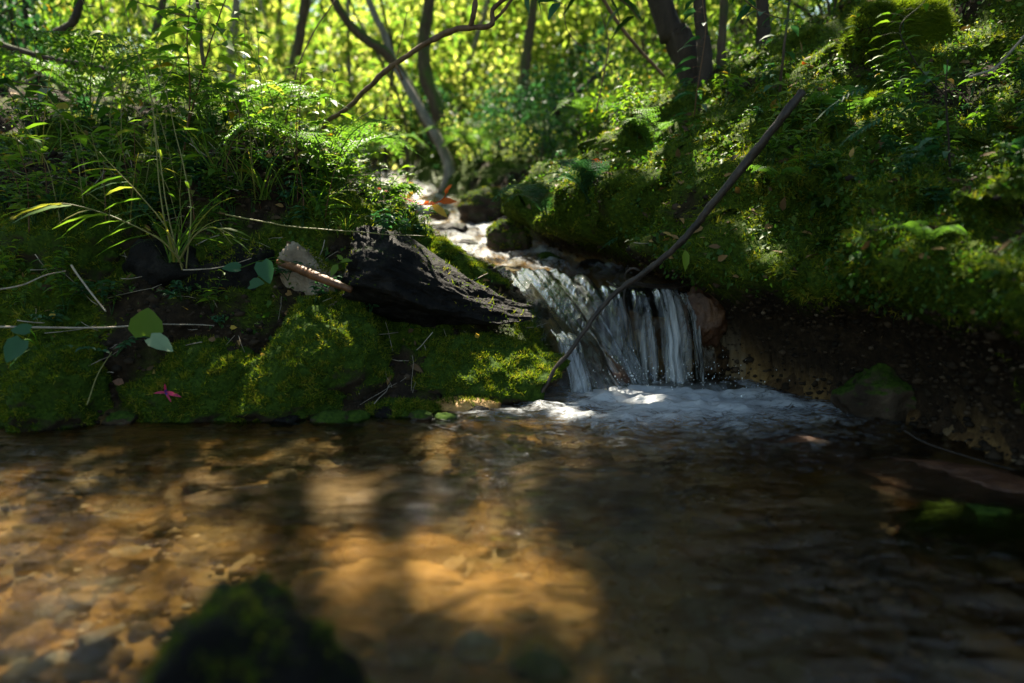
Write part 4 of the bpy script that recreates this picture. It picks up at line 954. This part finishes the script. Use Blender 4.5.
# bright moss cushions hanging on the right bank
for i, (px, py, Y, rx, lab, n) in enumerate([(905, 40, 1.95, .13, 'large bright moss cushion at the top of the right bank', 26000), (880, 106, 1.80, .042, 'small round moss ball below the large cushion', 7000)]):
    c = hit(px, py) + np.array([-.02, -.02, 0]); t = thing('moss_cushion', lab, 'moss cushion', c)
    V, F = rock_geo(70 + i, (rx * (1.4 if i == 0 else 1), rx * .5, rx * .8), 4, 3, .22 if i == 0 else .08, 1.6); part('core', mesh_np('core', V, F, {'rnd': V[:, 0] * 0}), M['rock_moss'], t)
    p, nn, _ = scatter(V, F, n); mb = MB(); L = rng.uniform(.012, .045, n) * (1 if i == 0 else .5)
    leaves(mb, p, norm(nn + .45 * rdir(n, -.2)), rdir(n), L, .0022, T_TRI, .2, rng.uniform(.35, .8, n)); mb.part('moss', M['moss'], t)

# ------------------------------------------------------------------ trees
# places the sun reaches: (point, radius across the beam)
LIT = []
def lit(px, py, r, z=None, Y=None):
    LIT.append(((W(px, py, z) if z is not None else P(px, py, Y) if Y else hit(px, py)), r))
for a in [(40, 575, .07), (95, 545, .06), (100, 590, .08), (175, 560, .07), (20, 610, .05), (215, 520, .05), (150, 515, .04), (10, 540, .05), (345, 560, .05), (400, 550, .06), (400, 590, .05), (450, 570, .07), (520, 580, .06), (555, 595, .04),
          (490, 545, .04), (300, 540, .03), (370, 520, .03), (540, 520, .02), (600, 470, .02), (500, 490, .015), (250, 480, .02), (430, 465, .02), (130, 480, .02), (60, 640, .05), (120, 630, .04), (590, 620, .02)]:
    lit(a[0], a[1], a[2], z=-.08)
for a in [(560, 415, .03), (600, 418, .02), (650, 390, .04), (690, 390, .05), (720, 395, .03), (750, 405, .01), (775, 650, .02), (690, 640, .005), (720, 600, .0), (820, 560, .0)]:
    lit(a[0], a[1], a[2], z=0.0)
for a in [(400, 215, .05), (420, 222, .05), (450, 255, .05), (425, 240, .05), (480, 272, .04), (360, 215, .08), (330, 200, .10), (480, 258, .06), (300, 262, .05), (318, 295, .05), (322, 330, .035), (470, 250, .12), (500, 262, .12), (450, 228, .2), (480, 212, .2), (430, 210, .2),
          (530, 272, .09), (560, 290, .08), (590, 300, .05), (600, 350, .04), (655, 320, .06), (690, 330, .05), (670, 360, .05),
          (410, 405, .035), (440, 410, .04), (480, 400, .04), (500, 380, .035), (450, 345, .035), (405, 385, .025), (500, 335, .04), (385, 400, .03),
          (860, 200, .08), (940, 230, .08), (800, 240, .07), (520, 262, .15), (545, 275, .12), (330, 270, .06), (345, 300, .05), (355, 345, .04), (290, 245, .06), (470, 385, .05), (450, 400, .05), (530, 365, .06), (590, 210, .06), (575, 225, .06), (600, 190, .06), (560, 165, .12), (640, 130, .10), (610, 120, .15), (655, 85, .15), (600, 90, .25), (575, 180, .08),
          (20, 95, .2), (70, 105, .15), (110, 115, .12), (30, 120, .10), (250, 130, .15), (230, 60, .2), (180, 60, .15), (200, 120, .12), (150, 150, .06), (260, 180, .08), (300, 190, .08), (170, 100, .06),
          (150, 395, .02), (175, 405, .02), (235, 385, .03), (205, 375, .03), (800, 20, .1), (830, 60, .04), (720, 160, .04), (690, 200, .04), (930, 50, .03)]:
    lit(*a)
LIT += [(P(85, 215, 1.78), .09), (P(150, 338, 1.64), .03), (P(150, 100, 2.0), .10), (P(420, 200, 2.65), .06)]
LP = np.array([a[0] for a in LIT]); LR = np.array([a[1] for a in LIT])
DARK = [(W(110, 455), .07), (W(300, 450), .06), (P(90, 340, 1.72), .06), (P(200, 340, 1.78), .04), (W(770, 440), .10), (np.array([-.25, .5, .0]), .13), (W(300, 640), .07), (W(700, 580), .10), (W(800, 560), .15), (P(960, 400, 1.4), .12), (P(880, 370, 1.6), .10)]
rs3 = np.random.default_rng(31)
for _ in range(46):
    lit(rs3.uniform(575, 1015), rs3.uniform(50, 300), rs3.uniform(.0, .06))
LP = np.array([a[0] for a in LIT]); LR = np.array([a[1] for a in LIT])
def in_gap(C, extra=.075):
    ok = np.zeros(len(C), bool)
    for p0, r in zip(LP, LR):
        v = C - p0; t = v @ S; dist = np.linalg.norm(v - t[:, None] * S, axis=1); ok |= dist < r + extra
    ok &= rng.random(len(C)) > .035
    for p0, r in DARK:
        v = C - p0; t = v @ S; dist = np.linalg.norm(v - t[:, None] * S, axis=1); ok &= ~(dist < r)
    return ok

def far_hit(px, Y): 
    X = P(px, 200, Y)[0]; return down(X, Y)
TREES = []
def tree(name, label, pts, r, mat, top=5.0, group=None, branches=6, ext=None):
    """pts: (px, py, Y) from the root upwards; the stem goes on above the picture"""
    q = [P(*a) for a in pts]; b = down(q[0][0], q[0][1]); q = [np.array([q[0][0], q[0][1], min(b[2], q[0][2]) - .1])] + q
    if q[1][2] - q[0][2] < .05: q.pop(1)
    dv = norm(q[-1] - q[-2]); dv = norm(dv * (.7, .7, 1)) if ext is None else norm(np.array(ext, float))
    k = max(.3, (top - q[-1][2]) / max(dv[2], .3)); q += [q[-1] + dv * k * .5, q[-1] + dv * k]
    base = q[0].copy(); t = thing(name, label, 'tree', base, group)
    n = 46; path = wobble(smooth_path(q, n), .03, 1.3, len(TREES)); s = np.linspace(0, 1, n)
    rad = r * (1 + .9 * np.exp(-s * 14)) * (1 - .55 * s)
    mb = MB(base); mb.tube(path, rad, 12, .5, .06)
    for b_ in range(branches):
        f = rng.uniform(.75, .98); i = int(f * (n - 1)); a = rng.uniform(0, 6.28); L = rng.uniform(.8, 1.8)
        d = np.array([math.cos(a), math.sin(a), rng.uniform(.2, .9)])
        bp = wobble(smooth_path([path[i], path[i] + d * L * .5, path[i] + d * L + UP * .1], 12), .05, 2, b_)
        mb.tube(bp, np.linspace(rad[i] * .55, .006, 12), 6, .5, .05)
    mb.part('trunk', M[mat], t)
    TREES.append([t, base, path[-1], mat, []]); return t
tree('leaning_tree', 'leaning mossy trunk crossing another in the centre background, leaning left', [(452, 165, 6.0), (430, 125, 5.9), (392, 62, 5.8), (360, 35, 5.7), (332, -5, 5.6)], .055, 'bark', 5)
tree('leaning_tree', 'thinner straight trunk crossing the mossy leaning trunk', [(448, 160, 5.7), (425, 115, 5.7), (398, 70, 5.8), (385, 35, 5.8), (366, -5, 5.9)], .042, 'bark_grey', 5)
tree('dark_tree', 'dark curved trunk just right of the crossing trunks', [(452, 150, 6.1), (438, 112, 6.1), (424, 70, 6.1), (425, 30, 6.1), (432, -10, 6.1)], .075, 'bark', 5.5)
tree('upright_tree', 'upright brown trunk at the left end of the hollow behind the fall', [(522, 130, 6.6), (523, 90, 6.6), (528, 40, 6.6), (534, -8, 6.6)], .06, 'bark', 5.5)
tree('upright_tree', 'brown trunk standing left of the crossing trunks', [(288, 118, 6.6), (292, 70, 6.6), (300, 30, 6.6), (306, -8, 6.6)], .06, 'bark', 5.5)
tree('leaning_tree', 'thick black trunk leaning left at the top of the right bank', [(704, 128, 3.3), (693, 75, 3.3), (675, 35, 3.3), (655, -5, 3.3)], .085, 'bark_dark', 5)
tree('upright_tree', 'dark upright trunk rising beside the thick leaning trunk', [(706, 128, 3.15), (706, 80, 3.15), (702, 40, 3.15), (699, -8, 3.15)], .042, 'bark_dark', 5)
tree('slim_tree', 'slim dark trunk between the black trunks and the bank top', [(728, 112, 3.4), (724, 60, 3.4), (726, -8, 3.4)], .028, 'bark', 5)
tree('slim_tree', 'short dark trunk at the top edge right of the black trunks', [(762, 70, 3.2), (763, 30, 3.2), (762, -8, 3.2)], .038, 'bark_dark', 5)
tree('slim_tree', 'very slim grey tree left of the dark curved trunk', [(352, 125, 7.4), (350, 80, 7.4), (347, 40, 7.4), (348, -8, 7.4)], .03, 'bark_grey', 5)
tree('slim_tree', 'slim grey tree leaning right of the dark curved trunk', [(458, 120, 7.6), (468, 70, 7.6), (478, 30, 7.6), (490, -8, 7.6)], .03, 'bark_grey', 5)
tree('slim_tree', 'slim pale tree behind the slim left saplings', [(240, 120, 6.5), (232, 60, 6.5), (238, -8, 6.5)], .05, 'bark_grey', 5.5)
tree('slim_tree', 'slim leaning tree at the upper left behind the grass', [(130, 100, 5.0), (150, 45, 5.0), (165, -8, 5.0)], .035, 'bark', 5)
tree('slim_tree', 'dark trunk at the far upper left', [(32, 70, 4.6), (30, 30, 4.6), (28, -8, 4.6)], .05, 'bark_dark', 5)
tree('slim_tree', 'slim tree straight behind the upright brown trunk', [(575, 110, 8.4), (572, 60, 8.4), (566, -8, 8.4)], .04, 'bark', 5.5)
tree('slim_tree', 'pale distant trunk in the sunlit gap left of centre', [(272, 110, 9.5), (276, 60, 9.5), (280, -8, 9.5)], .045, 'bark_grey', 6)
tree('slim_tree', 'pair partner of the distant pale trunk, thinner and darker', [(322, 110, 9.0), (328, 60, 9.0), (322, -8, 9.0)], .03, 'bark', 6)
tree('slim_tree', 'far thin trunk in the bright gap beside the upright trunk', [(500, 110, 9.8), (505, 50, 9.8), (498, -8, 9.8)], .035, 'bark_grey', 6)
tree('slim_tree', 'thin dark sapling trunk on the stream bank in the centre', [(385, 120, 6.8), (392, 60, 6.8), (380, -8, 6.8)], .018, 'bark_dark', 5)
for k in range(14):
    px = rng.uniform(60, 640); Y = rng.uniform(6.2, 11); ln = rng.normal(0, 40)
    tree('slim_sapling_tree', 'very slim leaning stem among the sunlit background bushes', [(px, 120, Y), (px + ln * .5, 50, Y), (px + ln, -10, Y)], rng.uniform(.010, .026), ['bark', 'bark_grey', 'bark_dark'][k % 3], 4.5, 'very slim background stems', branches=4)
# shade trees whose stems stand outside the picture
def side_tree(X, Y, label):
    b = down(X, Y); t = thing('shade_tree', label, 'tree', b); mb = MB(b)
    path = wobble(smooth_path([b - UP * .1, b + UP * 1.5, b + UP * 3.5, b + UP * 5.5], 30), .05, 1, X)
    mb.tube(path, .11 * np.linspace(1.3, .5, 30), 12, .5, .05)
    for b_ in range(8):
        i = rng.integers(14, 29); a = rng.uniform(0, 6.28); d = np.array([math.cos(a), math.sin(a), .5])
        mb.tube(wobble(smooth_path([path[i], path[i] + d * .8, path[i] + d * 1.7], 10), .05, 2, b_), np.linspace(.05, .01, 10), 6)
    mb.part('trunk', M['bark'], t); TREES.append([t, b, path[-1], 'bark', []])
for X, Y, l in [(-4.6, 4.0, 'tree at the left outside the picture shading the bank'), (4.4, 5.0, 'tree up the slope at the right outside the picture'), (3.4, 7.5, 'tree on the slope behind the right bank'), (-5.2, 7.5, 'tree beyond the left edge of the picture')]:
    side_tree(X, Y, l)

# unseen canopy, its gaps shaped for the sun patches: leaf clusters over the pool and banks, given to the tree whose top is nearest
N = 34000
gx_, gy_, hh = rng.uniform(-2.5, 2.9, N), rng.uniform(-1.2, 4.7, N), rng.uniform(3.9, 6.6, N)
T0 = np.stack([gx_, gy_, np.zeros(N)], -1)
C = T0 + S[None] * (hh / S[2])[:, None] + rng.normal(0, .04, (N, 3))
# thinner over the banks than over the pool: there the sun comes through in dapples
clump_ = fbm(T0 * (1, 1, 0) + 3.3, 2.6, 3)
thin = ((T0[:, 0] > .45 + .5 * (T0[:, 1] < 1.9)) & (T0[:, 1] > .9)) * .74 + ((T0[:, 0] < .1) & (T0[:, 1] > 2.15)) * .9
C = C[~in_gap(C) & (rng.random(N) > thin * (1 + 1.2 * clump_))]
# beyond: looser crowns
N2 = 2200
tops = np.array([a[2] for a in TREES]); ti = rng.integers(0, len(tops), N2)
C2 = tops[ti] + rng.normal(0, 1, (N2, 3)) * (.9, .9, .5); C2 = C2[~in_gap(C2) & (C2[:, 2] > 2.6)]
g2 = C2 - S[None] * (C2[:, 2] / S[2])[:, None]
C2 = C2[(np.hypot(C2[:, 0], C2[:, 1]) > 2.0)]
CC = np.vstack([C, C2]); mark = np.concatenate([np.zeros(len(C)), np.ones(len(C2))])
dist = ((CC[:, None, :2] - tops[None, :, :2]) ** 2).sum(-1) - rng.random((len(CC), len(tops))) * 1.5
own = dist.argmin(1)
for i, (t, base, top, mat, _) in enumerate(TREES):
    c = CC[own == i]
    if len(c) == 0: c = top[None] + rng.normal(0, .4, (60, 3))
    n = len(c); mb = MB(base); L = rng.uniform(.10, .19, n)
    leaves(mb, c, norm(rdir(n, -.1) - .6 * S * (rdir(n) @ S)[:, None]), norm(S * 1.1 + rdir(n) * .55), L, L * .62, T_DIAM, .1)
    mb.part('crown', M['leaf_canopy'], t)

# ------------------------------------------------------------------ bushes beyond
def bush_mesh(seed, n, ls, asp=.5, blobs=7, tall=1.0):
    r_ = np.random.default_rng(seed); st, fo_ = MB(), MB()
    cs = r_.normal(0, .34, (blobs, 3)) * (1, 1, .7) + (0, 0, .55 * tall)
    for c_ in cs: st.tube(smooth_path([np.zeros(3), c_ * (.3, .3, .5), c_], 8), np.linspace(.014, .004, 8), 5)
    i = r_.integers(0, blobs, n); v = norm(r_.normal(size=(n, 3))) * (r_.random((n, 1)) ** .45) * r_.uniform(.22, .38, blobs)[i][:, None]
    p = cs[i] + v; L = ls * r_.uniform(.6, 1.3, n); d = r_.normal(size=(n, 3)); d[:, 2] -= .3
    leaves(fo_, p, norm(d), norm(r_.normal(size=(n, 3)) * .6 + UP), L, L * asp, T_DIAM, .2, np.clip(r_.normal(.45, .25, n), 0, 1))
    return st.mesh('stems'), fo_.mesh('foliage')
BM = [bush_mesh(500, 900, .07), bush_mesh(501, 700, .09, .4, 6, 1.3), bush_mesh(502, 1100, .055, .5, 9), bush_mesh(503, 620, .12, .35, 6, 1.5), bush_mesh(504, 900, .06, .6, 8, .8)]
BMAT = ['leaf_far', 'leaf_far', 'leaf', 'leaf', 'leaf_cool']
zone_l = {0: ('sunlit bush in the wood behind the left bank', 'bushes behind the left bank'), 1: ('sunlit bush in the wood behind the crossing trunks', 'bushes behind the crossing trunks'),
          2: ('bush in the hollow and wood behind the right bank', 'bushes behind the right bank')}
bprot = {}
def bush(X, Y, s, k, dz=0.0):
    g = down(X, Y); px = 512 + X / Y * 683 * .985
    zi = 0 if px < 320 else 1 if px < 545 else 2; lab, grp = zone_l[zi]
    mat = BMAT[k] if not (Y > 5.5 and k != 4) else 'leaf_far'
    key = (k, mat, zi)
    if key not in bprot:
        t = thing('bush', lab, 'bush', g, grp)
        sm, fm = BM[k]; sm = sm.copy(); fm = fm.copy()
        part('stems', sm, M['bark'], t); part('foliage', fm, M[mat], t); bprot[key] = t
    else: t = copy_tree(bprot[key]); t.location = g
    t.location[2] -= .05; t.scale = (s, s, s * rng.uniform(.8, 1.2)); t.rotation_euler[2] = rng.uniform(0, 6.28)
# near rows
for (px, Y, s, k) in [(30, 4.4, .8, 4), (-40, 4.0, .9, 2), (95, 4.6, .7, 2), (170, 4.2, .55, 0), (250, 4.6, .55, 1), (330, 5.2, .6, 2), (300, 6.2, .8, 0),
                      (600, 4.6, .55, 2), (640, 4.2, .5, 0), (590, 5.6, .8, 4), (640, 5.6, .9, 2), (500, 6.3, .6, 4), (470, 5.9, .45, 2), (430, 6.8, .7, 4), (545, 6.0, .6, 4), (540, 5.0, .4, 4), (520, 5.6, .4, 2),
                      (700, 4.5, .9, 2), (760, 4.2, .8, 0), (820, 3.9, .8, 2), (680, 3.9, .4, 0), (900, 3.7, .9, 4), (980, 3.4, .9, 2), (390, 7.5, .8, 1), (350, 8.0, .9, 0)]:
    bush(P(px, 200, Y)[0], Y, s, k)
for k in range(90):
    Y = rng.uniform(6.8, 15); px = rng.uniform(-60, 800); X = P(px, 200, Y)[0]
    bush(X, Y, rng.uniform(.7, 1.25) * (1 + (Y - 6) * .10), int(rng.integers(0, 4)))
# distant woodland: one mass
N = 42000
ang = rng.uniform(-.95, .75, N); rr = rng.uniform(13, 26, N); X, Y = rr * np.sin(ang), rr * np.cos(ang)
zz = rng.uniform(0, 1, N) * (.5 + (.25 + .12 * fbm(np.stack([ang * 9, 0 * ang, 0 * ang], -1), 1, 3)) * Y) + .3; p = np.stack([X, Y, zz], -1)
q = fbm(p, .55, 3); keep_ = q > .10; p = p[keep_]; n = len(p)
mb = MB(); L = rng.uniform(.14, .30, n)
leaves(mb, p, rdir(n, -.3), rdir(n, .8), L, L * .6, T_DIAM, .2, np.clip(.55 + 1.1 * fbm(p + 70, .9, 3) + rng.normal(0, .2, n), 0, 1))
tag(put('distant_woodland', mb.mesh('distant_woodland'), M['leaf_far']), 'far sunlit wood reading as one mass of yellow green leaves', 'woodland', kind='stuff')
# leafy twigs hanging into the top of the picture
for i, (pts, lab, n, ls, mt) in enumerate([
    ([(560, -30, 1.6), (590, -12, 1.6), (625, 2, 1.6), (640, 20, 1.6)], 'out of focus leafy twig hanging at the top above the stream', 7, .06, 'leaf_dark'),
    ([(500, -30, 2.0), (530, -10, 2.0), (562, 4, 2.0)], 'leafy twig hanging at the top centre', 9, .05, 'leaf_cool'),
    ([(700, -40, 2.2), (735, -10, 2.2), (760, 12, 2.2), (800, 20, 2.2)], 'leafy twig hanging at the top right of the black trunks', 12, .05, 'leaf_cool'),
    ([(60, -40, 2.5), (110, -10, 2.5), (160, 10, 2.5), (210, 18, 2.5)], 'leafy twig hanging at the top left', 14, .06, 'leaf'),
    ([(-30, 85, 2.2), (0, 80, 2.2), (30, 84, 2.2), (60, 90, 2.2)], 'dark broad leaves reaching in at the left edge', 7, .09, 'leaf_dark'),
    ]):
    base = P(*pts[0]); t = thing('hanging_twig', lab, 'leafy twig', base); mb = MB(base); q = tube_px(mb, pts, [.003, .0012], 24, 5); mb.part('stem', M['twig'], t)
    ml = MB(base)
    for k in range(n):
        a = q[min(23, 6 + int(18 * k / n))]; dv = norm(rng.normal(size=3) * (1, 1, .3) + (0, 0, -.35)); l = ls * rng.uniform(.7, 1.3)
        leaves(ml, a[None], dv, UP + .4 * rng.normal(size=3), l, l * .5, T_OVAL, .3)
    ml.part('leaves', M[mt], t)
